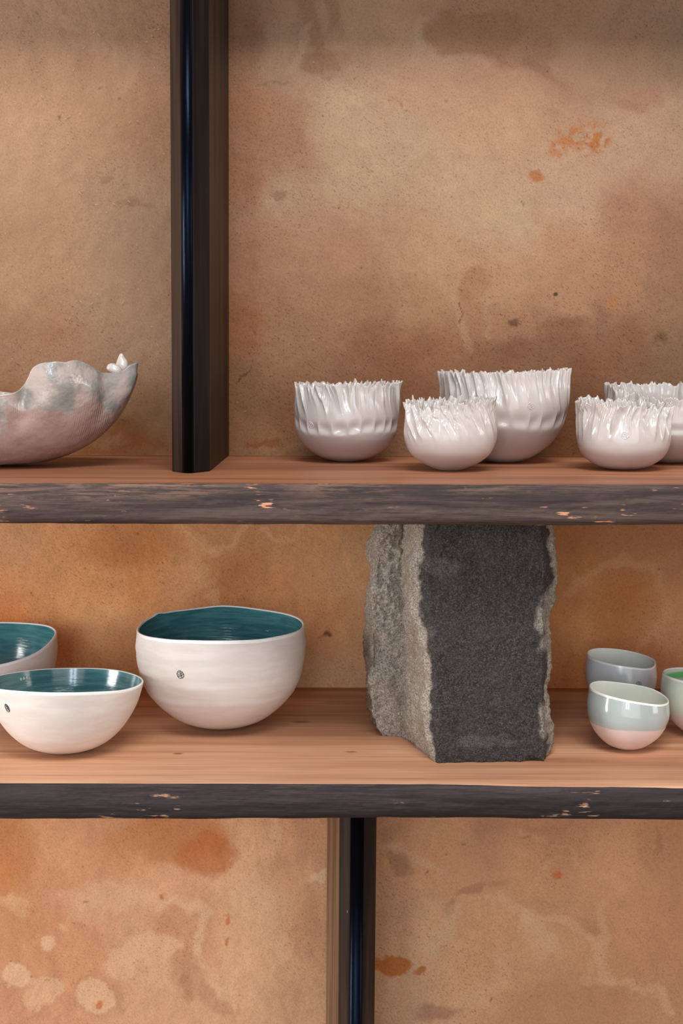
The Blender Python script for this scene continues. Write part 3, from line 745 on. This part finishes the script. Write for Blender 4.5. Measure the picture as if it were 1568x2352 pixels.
def thrown(name, label, cat, group, centre, R, rim_px, prof, th_mm, mat_out, mat_rim, mat_in, zs, glaze_line=None,
           tilt=(0, 0), rings=0.0, stamps=(), dots=None, rim_extra=None, band=None, oval=1.0):
    """wheel-thrown vessel. rim_px: [(angle_deg, image_row)]; prof: (r,z) in units of R and of the rim height"""
    cx, cy = centre
    nt, ns = 192, 70
    th = np.linspace(0, 2 * math.pi, nt, endpoint=False)
    pr = resample(prof, ns)
    ang = np.radians([a for a, _ in rim_px]); hs = []
    rr = pr[-1, 0] * R
    for a, py in zip(ang, [p for _, p in rim_px]): hs.append(z_for(cx + rr * math.cos(a), cy + rr * oval * math.sin(a), py) - zs)
    aa = np.concatenate([ang - 2 * math.pi, ang, ang + 2 * math.pi]); hh = np.array(hs * 3); o_ = np.argsort(aa); aa, hh = aa[o_], hh[o_]
    # smooth periodic interpolation (hermite)
    def rimh(t):
        i = np.clip(np.searchsorted(aa, t) - 1, 1, len(aa) - 3); u = (t - aa[i]) / (aa[i + 1] - aa[i])
        m0 = (hh[i + 1] - hh[i - 1]) / (aa[i + 1] - aa[i - 1]) * (aa[i + 1] - aa[i]); m1 = (hh[i + 2] - hh[i]) / (aa[i + 2] - aa[i]) * (aa[i + 1] - aa[i])
        return (2 * u**3 - 3 * u**2 + 1) * hh[i] + (u**3 - 2 * u**2 + u) * m0 + (-2 * u**3 + 3 * u**2) * hh[i + 1] + (u**3 - u**2) * m1
    H = rimh(th)
    if rim_extra is not None: H = H + rim_extra(th)
    H0 = float(np.mean(hs))
    th_ = th_mm / 1000.0
    def outer(t, s_r, s_z, Hh):
        w = np.clip(s_z, 0, 1) ** 1.6
        z = s_z * H0 + (Hh - H0) * w
        r = s_r * R
        return r, z
    OUT = []; IN = []
    for j in range(ns):
        r, z = outer(th, pr[j, 0], pr[j, 1], H)
        r = r * np.ones(nt) * (1 + rings * (math.sin(pr[j, 1] * 40) + .6 * math.sin(pr[j, 1] * 71 + 1)) * (pr[j, 1] > .25))
        OUT.append(np.stack([r * np.cos(th), r * oval * np.sin(th), z], 1))
    # inner wall: offset the profile inward
    tg = np.gradient(pr * np.array([R, H0]), axis=0); tg /= np.linalg.norm(tg, axis=1, keepdims=True); nrm = np.stack([-tg[:, 1], tg[:, 0]], 1)
    pin = pr * np.array([R, H0]) + nrm * th_ ; pin[:, 0] = np.maximum(pin[:, 0], 0.0); pin[0, 0] = 0.0
    for j in range(ns - 1, -1, -1):
        w = np.clip(pr[j, 1], 0, 1) ** 1.6; r = pin[j, 0]; z = pin[j, 1] + (H - H0) * w
        r = r * (1 + rings * .5 * (math.sin(pr[j, 1] * 40)) * (pr[j, 1] > .25))
        IN.append(np.stack([r * np.cos(th), r * oval * np.sin(th), z], 1))
    # rounded lip between the two
    lip = []
    a0, b0 = OUT[-1], IN[0]
    mid = (a0 + b0) / 2; half = (a0 - b0) / 2
    for k in range(1, 6):
        a = math.pi * k / 6; lip.append(mid + half * math.cos(a) + np.array([0, 0, 1.0]) * (th_ / 2) * math.sin(a))
    O = np.concatenate(OUT + lip + [IN[0]]); nO = ns + 6
    cx_t, cy_t = math.radians(tilt[0]), math.radians(tilt[1])
    RM = Matrix.Rotation(cy_t, 3, 'Y') @ Matrix.Rotation(cx_t, 3, 'X'); RMn = np.array(RM)
    allp = O @ RMn.T; lift = -allp[:, 2].min()
    t = empty(name, (cx, cy, zs), label, cat, group)
    def place(p): return p @ RMn.T + np.array([0, 0, lift])
    gl = np.zeros(len(O))
    if glaze_line is not None:
        zz = O[:, 2] / H0; tt = np.arctan2(O[:, 1], O[:, 0]); gl = smooth(glaze_line - .012, glaze_line + .012, zz + .012 * np.sin(tt * 2 + 1) + .006 * np.sin(tt * 5))
    mi = np.concatenate([np.zeros((ns - 2) * nt), np.ones((nO - 1 - (ns - 2)) * nt)])
    Fo = [tuple(f) for f in grid_faces(nt, nO, True)]
    link('bowl_wall' if cat == 'bowl' else 'cup_wall', mesh('vessel_wall', place(O), Fo, [mat_out, mat_rim], True, mi.astype(int), {'glaze': gl}), t, False)
    I = np.concatenate(IN); bd = np.zeros(len(I))
    if band is not None: bd = band(I[:, 2] / H0, np.arctan2(I[:, 1], I[:, 0]))
    link('inner_glaze', mesh('inner_glaze', place(I), grid_faces(nt, ns, True), mat_in, True, None, {'band': bd, 'glaze': np.ones(len(I))}), t, False)
    # surface function for stamps
    def surf(a, zf, u, v, inner=False, liftm=0.00005):
        z = zf * H0 + v
        k = pr[:, 1] * H0
        rfun = np.interp(z, k, (pin[:, 0] if inner else pr[:, 0] * R))
        a2 = a + u / max(rfun, 1e-4)
        if rings: rfun *= (1 + rings * (math.sin(z / H0 * 40) + .6 * math.sin(z / H0 * 71 + 1)))
        rfun = rfun - liftm if inner else rfun + liftm
        p = np.array([rfun * math.cos(a2), rfun * oval * math.sin(a2), z + (float(rimh(np.array([a % (2 * math.pi) - (2 * math.pi if a % (2 * math.pi) > math.pi else 0)]))[0]) - H0) * np.clip(z / H0, 0, 1) ** 1.6])
        return tuple(p @ RMn.T + np.array([0, 0, lift]))
    for (a, zf, size, mat, rad, an, lb, sq) in stamps: stamp(t, surf, math.radians(a), zf, size, mat, rad, an, lb, sq)
    if dots:
        for (a, zf, sz, mat) in dots:
            p = surf(math.radians(a), zf, 0, 0, True, 0.0006)
            bm = bmesh.new(); bmesh.ops.create_uvsphere(bm, u_segments=12, v_segments=8, radius=sz)
            for v in bm.verts: v.co = (v.co.x * .85 + p[0], v.co.y * .6 + p[1], v.co.z * 1.25 + p[2])
            for f_ in bm.faces: f_.smooth = True
            me = bpy.data.meshes.new('glaze_dot'); bm.to_mesh(me); bm.free(); me.materials.append(mat); link('glaze_dot', me, t, False)
    return t

BISQUE = mat_plain('bare_porcelain', (222, 214, 206), 0.5, 0.3, 0, (213, 202, 193))
LIP = mat_plain('porcelain_lip', (242, 240, 236), 0.22, 0.5, .3)
def mat_teal():
    t = NT('teal_glaze')
    tc = t.coord(scale=(1, 1, 9)); n = t.noise(tc, 26, 4, .6, .3)
    t.l(t.mix(t.rng(n, .32, .68), rgb(56, 108, 114), rgb(84, 138, 140)), t.b.inputs['Base Color'])
    t.l(t.bump(t.noise(tc, 50, 3), .0006, .5), t.b.inputs['Normal'])
    t.setb(Roughness=.16, Specular_IOR_Level=.55, Coat_Weight=.4, Coat_Roughness=.08); return t.m
TEAL = mat_teal()
INK = mat_plain('dark_slip', (48, 52, 56), .5)
DOT = mat_plain('celadon_dot', (206, 224, 196), .2, .5, .4)

def spot(px, py, z): p = on_z(px, py, z); return (float(p[0]), float(p[1]))
PROF_DEEP = [(0, 0), (.10, .002), (.25, .018), (.42, .058), (.58, .125), (.77, .26), (.88, .38), (.945, .50), (.985, .66), (1.0, .79), (.993, .90), (.982, .975)]
PROF_SHALLOW = [(0, 0), (.12, .003), (.32, .035), (.52, .125), (.69, .28), (.82, .47), (.92, .68), (.975, .87), (1.0, .985)]
c = spot(509, 1667, Z2)
def lump(th):
    g = lambda a, w, h: h * np.exp(-(((th - math.radians(a) + math.pi) % (2 * math.pi) - math.pi) / math.radians(w)) ** 2)
    return g(93, 12, .0012) + g(147, 4.5, .0018) + .0003 * cnoise(th, 24, 3)
R1 = 0.0848
thrown('bowl', 'deep white bowl with teal inside and wavy rim, left of the stone', 'bowl', None, c, R1,
       [(0, 1431), (30, 1410), (60, 1397), (90, 1388), (120, 1394), (150, 1408), (180, 1436), (210, 1455), (240, 1464), (270, 1467), (300, 1464), (330, 1450)],
       PROF_DEEP, 2.2, BISQUE, LIP, TEAL, Z2, rings=.0028, rim_extra=lump,
       stamps=[(247.5, .665, .0038, INK, .00036, 0, 'small dark leaf stamp', 1.0)])
c = spot(151, 1722, Z2)
thrown('bowl', 'shallow white bowl with teal inside and three pale dots, nearest at left', 'bowl', None, c, .0735,
       [(0, 1568), (35, 1549), (60, 1538), (90, 1534), (120, 1537), (150, 1547), (180, 1561), (215, 1578), (245, 1587), (270, 1591), (300, 1590), (330, 1584)],
       PROF_SHALLOW, 2.0, BISQUE, LIP, TEAL, Z2, stamps=[(234.5, .765, .0036, INK, .00036, .25, 'small dark leaf stamp', .72)],
       dots=[(138.2, .885, .0014, DOT), (135.4, .89, .0014, DOT), (132.6, .895, .0015, DOT)])
c = spot(-62, 1634, Z2)
thrown('bowl', 'white teal-lined bowl with slanting rim at left edge, behind the shallow bowl', 'bowl', None, c, .0880,
       [(0, 1460), (30, 1438), (60, 1429), (90, 1427), (120, 1432), (150, 1450), (180, 1485), (210, 1515), (240, 1535), (270, 1538), (300, 1528), (330, 1500)],
       PROF_DEEP[:-2] + [(1.0, .9), (.995, .98)], 2.2, BISQUE, LIP, TEAL, Z2)

# cups
CUP_A = mat_porcelain('celadon_cup_glaze', (174, 183, 180), (224, 200, 190), .14, .5)
CUP_B = mat_porcelain('grey_cup_glaze', (206, 212, 212), (222, 200, 190), .16, .5)
CUP_C = mat_porcelain('pale_green_cup_glaze', (208, 216, 198), (220, 198, 188), .16, .5)
IN_C = mat_plain('pale_celadon_inside', (226, 228, 214), .2, .5, .3)
def mat_green_in():
    t = NT('green_banded_inside'); t.l(t.mix(t.attr('band'), rgb(210, 214, 198), rgb(112, 190, 112)), t.b.inputs['Base Color'])
    t.l(t.bump(t.noise(t.coord(), 90, 2), .0002, .3), t.b.inputs['Normal']); t.setb(Roughness=.2); return t.m
IN_G = mat_green_in()
PROF_CUP = [(0, 0), (.10, .002), (.24, .018), (.40, .056), (.54, .115), (.76, .26), (.89, .41), (.97, .56), (1.0, .70), (.995, .80), (.975, .91), (.96, .985)]
c = spot(1435, 1719, Z2)
thrown('cup', 'front celadon cup with pink bare foot and window glint, right of the stone', 'cup', 'small celadon cups', c, .0388,
       [(0, 1600), (45, 1577), (90, 1567), (135, 1566), (180, 1581), (225, 1599), (270, 1612), (315, 1615)], PROF_CUP, 1.5, CUP_A, LIP, IN_C, Z2, glaze_line=.47, tilt=(0, 2.5))
c = spot(1423, 1640, Z2)
G_EMB = mat_plain('grey_embossed_mark', (120, 126, 128), .35)
thrown('cup', 'grey blue cup with ring stamp, standing behind the front cup', 'cup', 'small celadon cups', c, .0368,
       [(0, 1516), (45, 1500), (90, 1489), (135, 1489), (180, 1502), (225, 1519), (270, 1531), (315, 1534)], PROF_CUP, 1.5, CUP_B, LIP, IN_C, Z2, glaze_line=.40,
       stamps=[(288, .70, .0031, G_EMB, .0003, .2, 'faint grey leaf stamp', 1.0)])
c = spot(1606, 1686, Z2)
thrown('cup', 'pale green cup with bright green band inside, cut by the right edge', 'cup', 'small celadon cups', c, .0388,
       [(0, 1560), (45, 1545), (90, 1533), (135, 1534), (180, 1546), (225, 1562), (270, 1574), (315, 1576)], PROF_CUP, 1.5, CUP_C, LIP, IN_G, Z2, glaze_line=.44,
       band=lambda z, t_: smooth(.80, .86, z) * (1 - smooth(.93, .97, z)))

# ------------------------------------------------------------------ crimped bowls
PINCH = mat_porcelain('crimped_porcelain', (205, 196, 190), (184, 166, 160), .24, .55)  # bare lower walls pinkish, darkened further for shade under the bowls
EMB = mat_plain('embossed_porcelain', (214, 204, 198), .25, .5, .4)
def crimped(label, centre, R, Hpx_front, Hpx_back, Hpx_left, Hpx_right, seed, nfl, depth, start, slant, row=None, glaze=.42, jagh=.004, prof=None,
            flare=.03, dips=(), stamp_at=None, lip_in=0.0):
    cx, cy = centre; rs = np.random.RandomState(seed)
    nt, ns = 1080, 120
    th = np.linspace(0, 2 * math.pi, nt, endpoint=False)
    P = prof or [(0, 0), (.10, .002), (.25, .013), (.45, .050), (.62, .108), (.82, .22), (.94, .345), (.99, .49), (1.0, .63), (.99, .78), (.98, .9), (.985, 1.0)]
    pr = resample(P, ns)
    hk = [(0, Hpx_right), (90, Hpx_back), (180, Hpx_left), (270, Hpx_front)]
    hs = [z_for(cx + .98 * R * math.cos(math.radians(a)), cy + .98 * R * math.sin(math.radians(a)), py) - Z1 for a, py in hk]
    c0 = sum(hs) / 4; ca = (hs[0] - hs[2]) / 2; sa = (hs[1] - hs[3]) / 2; c2 = (hs[0] + hs[2] - hs[1] - hs[3]) / 4
    H = c0 + ca * np.cos(th) + sa * np.sin(th) + c2 * np.cos(2 * th)
    H0 = c0
    # torn rim: shark-fin spikes of uneven size plus fine tearing
    def warp(t, n, s, amt): return n * t + amt * (cnoise(t, n // 2, s) + .6 * cnoise(t, n, s + 1)) * 2
    def fin(ph, sh=.72):
        u = (ph / (2 * math.pi)) % 1.0
        return np.where(u < sh, (u / sh) ** 1.5, ((1 - u) / (1 - sh)) ** 1.1)
    amp = .55 + .45 * cnoise(th, nfl, seed + 7)
    J = jagh * (amp * fin(warp(th, nfl, seed, .5)) + .45 * np.abs(cnoise(th, nfl * 3, seed + 2)) * 1.3 + .30 * cnoise(th, nfl * 9, seed + 3) - .55)
    for (a, w, h) in dips: J -= h * np.exp(-(((th - math.radians(a) + math.pi) % (2 * math.pi) - math.pi) / math.radians(w)) ** 2)
    H = H + J
    t = empty('crimped_bowl', (cx, cy, Z1), label, 'bowl', 'crimped white porcelain bowls')
    def ring(j, inner):
        s_r, s_z = pr[j]; w = smooth(start - .05, 1.0, np.array(s_z)) ** 1.3
        z = s_z * H0 + (H - H0) * w
        A = smooth(start, start + .48, np.array(s_z)) * depth * R
        tt = th + slant * (s_z - 1) + .05 * math.sin(s_z * 9 + seed) * cnoise(th, 9, seed + 20)
        u = warp(tt, nfl, seed, 1.35); ridge = 1 - np.abs(np.sin(u / 2))
        am = .35 + .95 * np.clip(cnoise(tt, nfl, seed + 11) * 1.2 + .25, 0, 1)
        d = A * (ridge ** 1.35 * am - .30)
        u2 = warp(tt, int(nfl * 1.9), seed + 40, .9); d = d + A * .28 * (1 - np.abs(np.sin(u2 / 2))) ** 1.6 * smooth(start + .2, 1.0, np.array(s_z))
        d = d + A * .25 * cnoise(th + s_z * 1.7, 23, seed + 50)
        if row:                                            # a second row of thumb dimples lower down
            for (zc, wz, nn, dd) in row:
                u3 = warp(th, nn, seed + 60, .6); zz = (s_z - zc - .05 * cnoise(th, 11, seed + 61)) / wz
                d = d - dd * R * math.e ** (-1) * 2.2 * np.exp(-zz * zz * 2.2) * np.abs(np.sin(u3 / 2)) ** .8 + dd * R * .28 * np.exp(-((zz + .75) / .35) ** 2) * np.abs(np.sin(u3 / 2))
        r = s_r * R + d + flare * R * smooth(.86, 1.0, np.array(s_z)) * (J / jagh * 1.1 + .25)
        th_k = .0021 * (1 - .55 * smooth(.85, 1.0, np.array(s_z)))
        if inner: r = np.maximum(r - th_k - .0004, 0.0) if j > 2 else r * .9; z = z + th_k * (1 - min(1, s_z * 3)) - (.0002 if s_z > .97 else 0)
        return np.stack([r * np.cos(th), r * np.sin(th), np.broadcast_to(z, r.shape)], 1)
    rings = [ring(j, False) for j in range(ns)]; zt = [np.full(nt, pr[j, 1]) for j in range(ns)]
    inn = [ring(j, True) for j in range(ns - 1, -1, -2)]; zt2 = [np.full(nt, 1.0) for _ in inn]
    V = np.concatenate(rings + inn); zz = np.concatenate(zt + zt2)
    V[:, 2] -= V[:, 2].min()
    tt = np.tile(th, len(rings) + len(inn))
    g = smooth(glaze - .07, glaze + .07, zz + .02 * np.sin(3 * tt + seed))
    link('bowl_wall', mesh('crimped_wall', V, grid_faces(nt, len(rings) + len(inn), True), PINCH, True, None, {'glaze': g}), t, False)
    if stamp_at:
        a, zf, size = stamp_at
        grid = np.array(rings)
        def surf(aa, zf_, u, v):
            z = zf_ * H0 + v; a2 = (aa + u / R) % (2 * math.pi); i = int(a2 / (2 * math.pi) * nt) % nt
            rr = np.hypot(grid[:, i, 0], grid[:, i, 1]); zc = grid[:, i, 2]; r = np.interp(z, zc, rr) + .0001
            return (r * math.cos(a2), r * math.sin(a2), z)
        ringp = [(math.cos(k / 24 * 2 * math.pi), math.sin(k / 24 * 2 * math.pi)) for k in range(24)]
        stamp(t, surf, math.radians(a), zf, size, EMB, .00042, .2, None, 1.0)
    return t
crimped('crimped white bowl with a row of thumb dimples, nearest the upper post', spot(795, 1060, Z1), .0546, 884, 878, 880, 878, 11, 30, .060, .50, .45,
        row=[(.48, .10, 24, .055)], glaze=.36, jagh=.0048, dips=[(228, 14, .0015)], stamp_at=(227, .49, .0031), flare=.034)
crimped('large crimped white porcelain bowl at the back, second from the post', spot(1156, 1062, Z1), .0652, 855, 853, 852, 846, 23, 36, .062, .50, .30,
        row=[(.50, .11, 24, .042)], glaze=.40, jagh=.0034, stamp_at=(287, .64, .0034), flare=.018,
        prof=[(0, 0), (.10, .002), (.25, .016), (.42, .056), (.57, .12), (.74, .22), (.89, .355), (.965, .49), (1.0, .62), (1.0, .75), (.985, .88), (.995, 1.0)])
crimped('small crimped white bowl with a gap in its rim, before the large one', spot(1033, 1081, Z1), .0447, 926, 912, 922, 915, 37, 24, .095, .36, .75,
        glaze=.25, jagh=.0050, dips=[(236, 11, .0075)], flare=.03,
        prof=[(0, 0), (.12, .003), (.28, .022), (.53, .090), (.73, .17), (.87, .265), (.96, .385), (1.0, .52), (.99, .66), (.96, .80), (.945, .9), (.955, 1.0)])
crimped('small crimped white porcelain bowl at the right with round stamp and splayed torn rim', spot(1430, 1079, Z1), .0447, 932, 915, 918, 926, 51, 24, .085, .38, -.35,
        glaze=.29, jagh=.0056, flare=.035, stamp_at=(260, .54, .0033),
        prof=[(0, 0), (.12, .003), (.28, .014), (.47, .042), (.65, .092), (.84, .19), (.96, .32), (1.0, .46), (.99, .65), (.97, .84), (.985, 1.0)])
crimped('crimped white porcelain bowl with saw-toothed back rim, cut by the right edge', spot(1536, 1063, Z1), .0672, 916, 880, 884, 888, 67, 30, .060, .50, -.30,
        row=[(.50, .09, 24, .03)], glaze=.40, jagh=.0050, flare=.02)

# ------------------------------------------------------------------ ruffled shell-like vessel
def mat_shell():
    t = NT('shell_porcelain')
    g = t.attr('glaze'); th = t.attr('angle'); n = t.noise(t.coord(), 42, 4, .6)
    bare = t.mix(t.rng(n, .35, .7), rgb(188, 158, 148), rgb(172, 142, 134))
    gl = t.mix(t.rng(t.noise(t.coord(), 48, 3, .55), .40, .60), rgb(152, 149, 143), rgb(190, 173, 164))
    t.l(t.mix(g, bare, gl), t.b.inputs['Base Color'])
    t.l(t.rng(g, 0, 1, .6, .13, False), t.b.inputs['Roughness'])
    # impressed threads run up the bare clay
    xx_ = t.n('ShaderNodeSeparateXYZ'); t.l(t.coord(), xx_.inputs[0])
    sn = t.math('SINE', t.math('MULTIPLY', xx_.outputs[0], 4300.0))
    inv = t.math('SUBTRACT', 1.0, g)
    b = t.bump(t.math('MULTIPLY', sn, inv), .0004, .4)
    b = t.bump(t.noise(t.coord(), 75, 3), .004, .5, b)
    t.l(b, t.b.inputs['Normal']); t.l(t.math('MULTIPLY', g, .5), t.b.inputs['Coat Weight']); t.setb(Coat_Roughness=.06)
    return t.m
def build_shell():
    cyy = -0.165; cxp = on_y(-40, 1060, cyy)[0]
    cx, cy = float(cxp), cyy
    nt, ns = 720, 90
    th = np.linspace(-math.pi, math.pi, nt, endpoint=False)
    # silhouette of the right flank: horizontal reach (m) against height (m)
    pr = resample([(0, 0), (.020, .0005), (.045, .0018), (.066, .0052), (.088, .0125), (.108, .023), (.124, .036), (.137, .052), (.147, .071), (.153, .090)], ns)
    Rm = .153
    deg = np.degrees(th)
    rimrows = [(-180, 925), (-150, 930), (-120, 925), (-95, 921), (-83, 918), (-76, 909), (-69.5, 904), (-66, 896), (-64, 886), (-62.6, 872), (-61.6, 846), (-59, 834), (-55, 829), (-50, 831), (-47, 827), (-43, 826), (-39, 832),
               (-34, 842), (-29, 850), (-24, 855), (-19, 858), (-15, 852), (-12, 840), (-8, 833), (-4, 832), (0, 838), (5, 850), (12, 864), (25, 880), (50, 900), (75, 906), (90, 900), (100, 893), (115, 900), (150, 915), (180, 925)]
    dy = .62                                              # the vessel is oval, shallower towards the wall
    ra = np.array([a for a, _ in rimrows]); rh = []
    for a, py in rimrows:
        a = math.radians(a); rh.append(z_for(cx + .147 * math.cos(a), cy + .147 * dy * math.sin(a), py) - Z1)
    H = np.interp(deg, ra, rh)
    k = np.exp(-np.linspace(-2.5, 2.5, 9) ** 2); k /= k.sum(); Hp = np.concatenate([H[-4:], H, H[:4]]); H = np.convolve(Hp, k, 'valid')
    H = H + .0006 * cnoise(th + math.pi, 60, 5)
    rings, zz, aa = [], [], []
    def g(a, w): return np.exp(-(((deg - a + 180) % 360 - 180) / w) ** 2)
    for inner in (False, True):
        js = range(ns) if not inner else range(ns - 1, -1, -1)
        for j in js:
            s = j / (ns - 1.0)
            # each meridian climbs the flank profile only as far as its own rim height
            z = s ** 1.25 * H
            r = np.interp(z, pr[:, 1], pr[:, 0]); r = np.where(s < .08, np.interp(s, [0, .08], [0, 1]) * np.interp(.08 ** 1.25 * H, pr[:, 1], pr[:, 0]), r)
            up = smooth(.45, 1.0, np.array(s))
            # folds: a deep tuck where the rim steps up, ruffles elsewhere
            r = r - .016 * up * g(-63.5, 5) + .006 * up * g(-52, 8) - .010 * up * g(-24, 7) + .004 * up * g(-8, 6) - .006 * up * g(-100, 9) + .004 * up * g(-84, 9)
            r = r + up * (.0016 * cnoise(th + math.pi + .4 * s, 26, 8) + .0011 * cnoise(th + math.pi - .5 * s, 47, 9))
            hi = smooth(.3, .9, np.array(s)); r = r + .0014 * hi * cnoise(th + math.pi + 1.5 * s, 34, 18)
            r = r - .010 * smooth(.80, 1.0, np.array(s)) * g(-35, 16)
            if inner: r = np.maximum(r - .0030 + .0013 * up, 0); z = z + .0025 * (1 - s)
            rings.append(np.stack([r * np.cos(th), r * dy * np.sin(th), z], 1)); aa.append(th)
            fx = r * np.cos(th); warpn = .0035 * cnoise(th + math.pi + .9 * s, 70, 15) + .003 * cnoise(th + math.pi - s, 31, 16)
            m = np.full(nt, 9.0)
            for (px, py, rx, ry) in ((10, 950, 52, 44), (-15, 985, 22, 18), (14, 986, 18, 16), (42, 970, 16, 14), (70, 905, 48, 22), (100, 905, 30, 30), (128, 900, 24, 38), (150, 880, 46, 52), (190, 885, 46, 44), (140, 925, 16, 16), (163, 925, 15, 12),
                                     (186, 924, 15, 14), (215, 885, 30, 26), (240, 870, 24, 22), (285, 890, 38, 60), (270, 935, 20, 30), (170, 850, 90, 40), (-80, 960, 60, 50), (-120, 930, 80, 60)):
                m = np.minimum(m, np.hypot((fx + warpn - (px + 40) * .00043) / (rx * .00043), (z + warpn - (1064 - py) * .00043) / (ry * .00043)))
            edge = np.where((np.sin(th) < 0.12) & (z < .088), (m - 1) * .012, -.01)
            zz.append(smooth(-.0008, .0008, -edge) if not inner else np.ones(nt)); 
    V = np.concatenate(rings); V[:, 2] -= V[:, 2].min()
    t = empty('ruffled_vessel', (cx, cy, Z1), 'large ruffled shell-like vessel, pink ribbed clay with grey glaze, left of the post', 'vessel')
    link('vessel_wall', mesh('shell_wall', V, grid_faces(nt, 2 * ns, True), mat_shell(), True, None, {'glaze': np.concatenate(zz), 'angle': np.concatenate(aa)}), t, False)
    # curled tips of the far rim
    WH = mat_plain('glazed_white_tip', (206, 196, 188), .12, .5, .5)
    GR = mat_plain('glazed_grey_curl', (150, 154, 156), .14, .5, .5)
    def blade(name, pts, thick, y, mat, bend=0.0):
        # thick rounded petal from an outline in the photo, standing at depth y
        P = [on_y(px, py, y) - np.array([cx, cy, Z1]) for px, py in pts]
        c_ = sum(P) / len(P); n = len(P); V, F = [], []
        levels = ((1.0, 0.0), (.96, .35), (.80, .72), (.5, .95))
        for side in (1, -1):
            for sc_, dp in levels:
                for p in P:
                    q = c_ + (p - c_) * sc_; q = q + np.array([0, side * -dp * thick - bend * (q[2] - c_[2]) * 10 * .01, 0]); V.append(tuple(q))
        for sd in (0, 1):
            o0 = sd * 4 * n
            for l in range(3):
                for i in range(n):
                    a, b = o0 + l * n + i, o0 + l * n + (i + 1) % n; c2_, d2_ = b + n, a + n
                    F.append((a, b, c2_, d2_) if sd == 0 else (d2_, c2_, b, a))
            F.append(tuple(o0 + 3 * n + i for i in range(n)))
        me = mesh(name, V, F, mat, True)
        bm = bmesh.new(); bm.from_mesh(me); bmesh.ops.remove_doubles(bm, verts=bm.verts, dist=1e-6); bmesh.ops.recalc_face_normals(bm, faces=bm.faces[:])
        bmesh.ops.subdivide_edges(bm, edges=bm.edges[:], cuts=1, smooth=0.25, use_grid_fill=True); bm.to_mesh(me); bm.free()
        for p_ in me.polygons: p_.use_smooth = True
        return link(name, me, t, False)
    ye = cy + .01
    blade('rim_curl', [(262, 846), (275, 836), (288, 832), (298, 838), (306, 846), (308, 856), (302, 868), (298, 885), (292, 904), (282, 922), (270, 930), (262, 915), (264, 890), (268, 868)], .007, ye, GR)
    blade('rim_tip', [(266, 836), (270, 824), (275, 813), (280, 811), (286, 820), (292, 828), (294, 838), (290, 852), (276, 856), (266, 848)], .0028, ye - .006, WH)
    blade('rim_knob', [(244, 846), (247, 838), (254, 834), (264, 835), (274, 840), (280, 849), (279, 857), (271, 861), (258, 856), (248, 851)], .0042, ye - .022, WH)
build_shell()
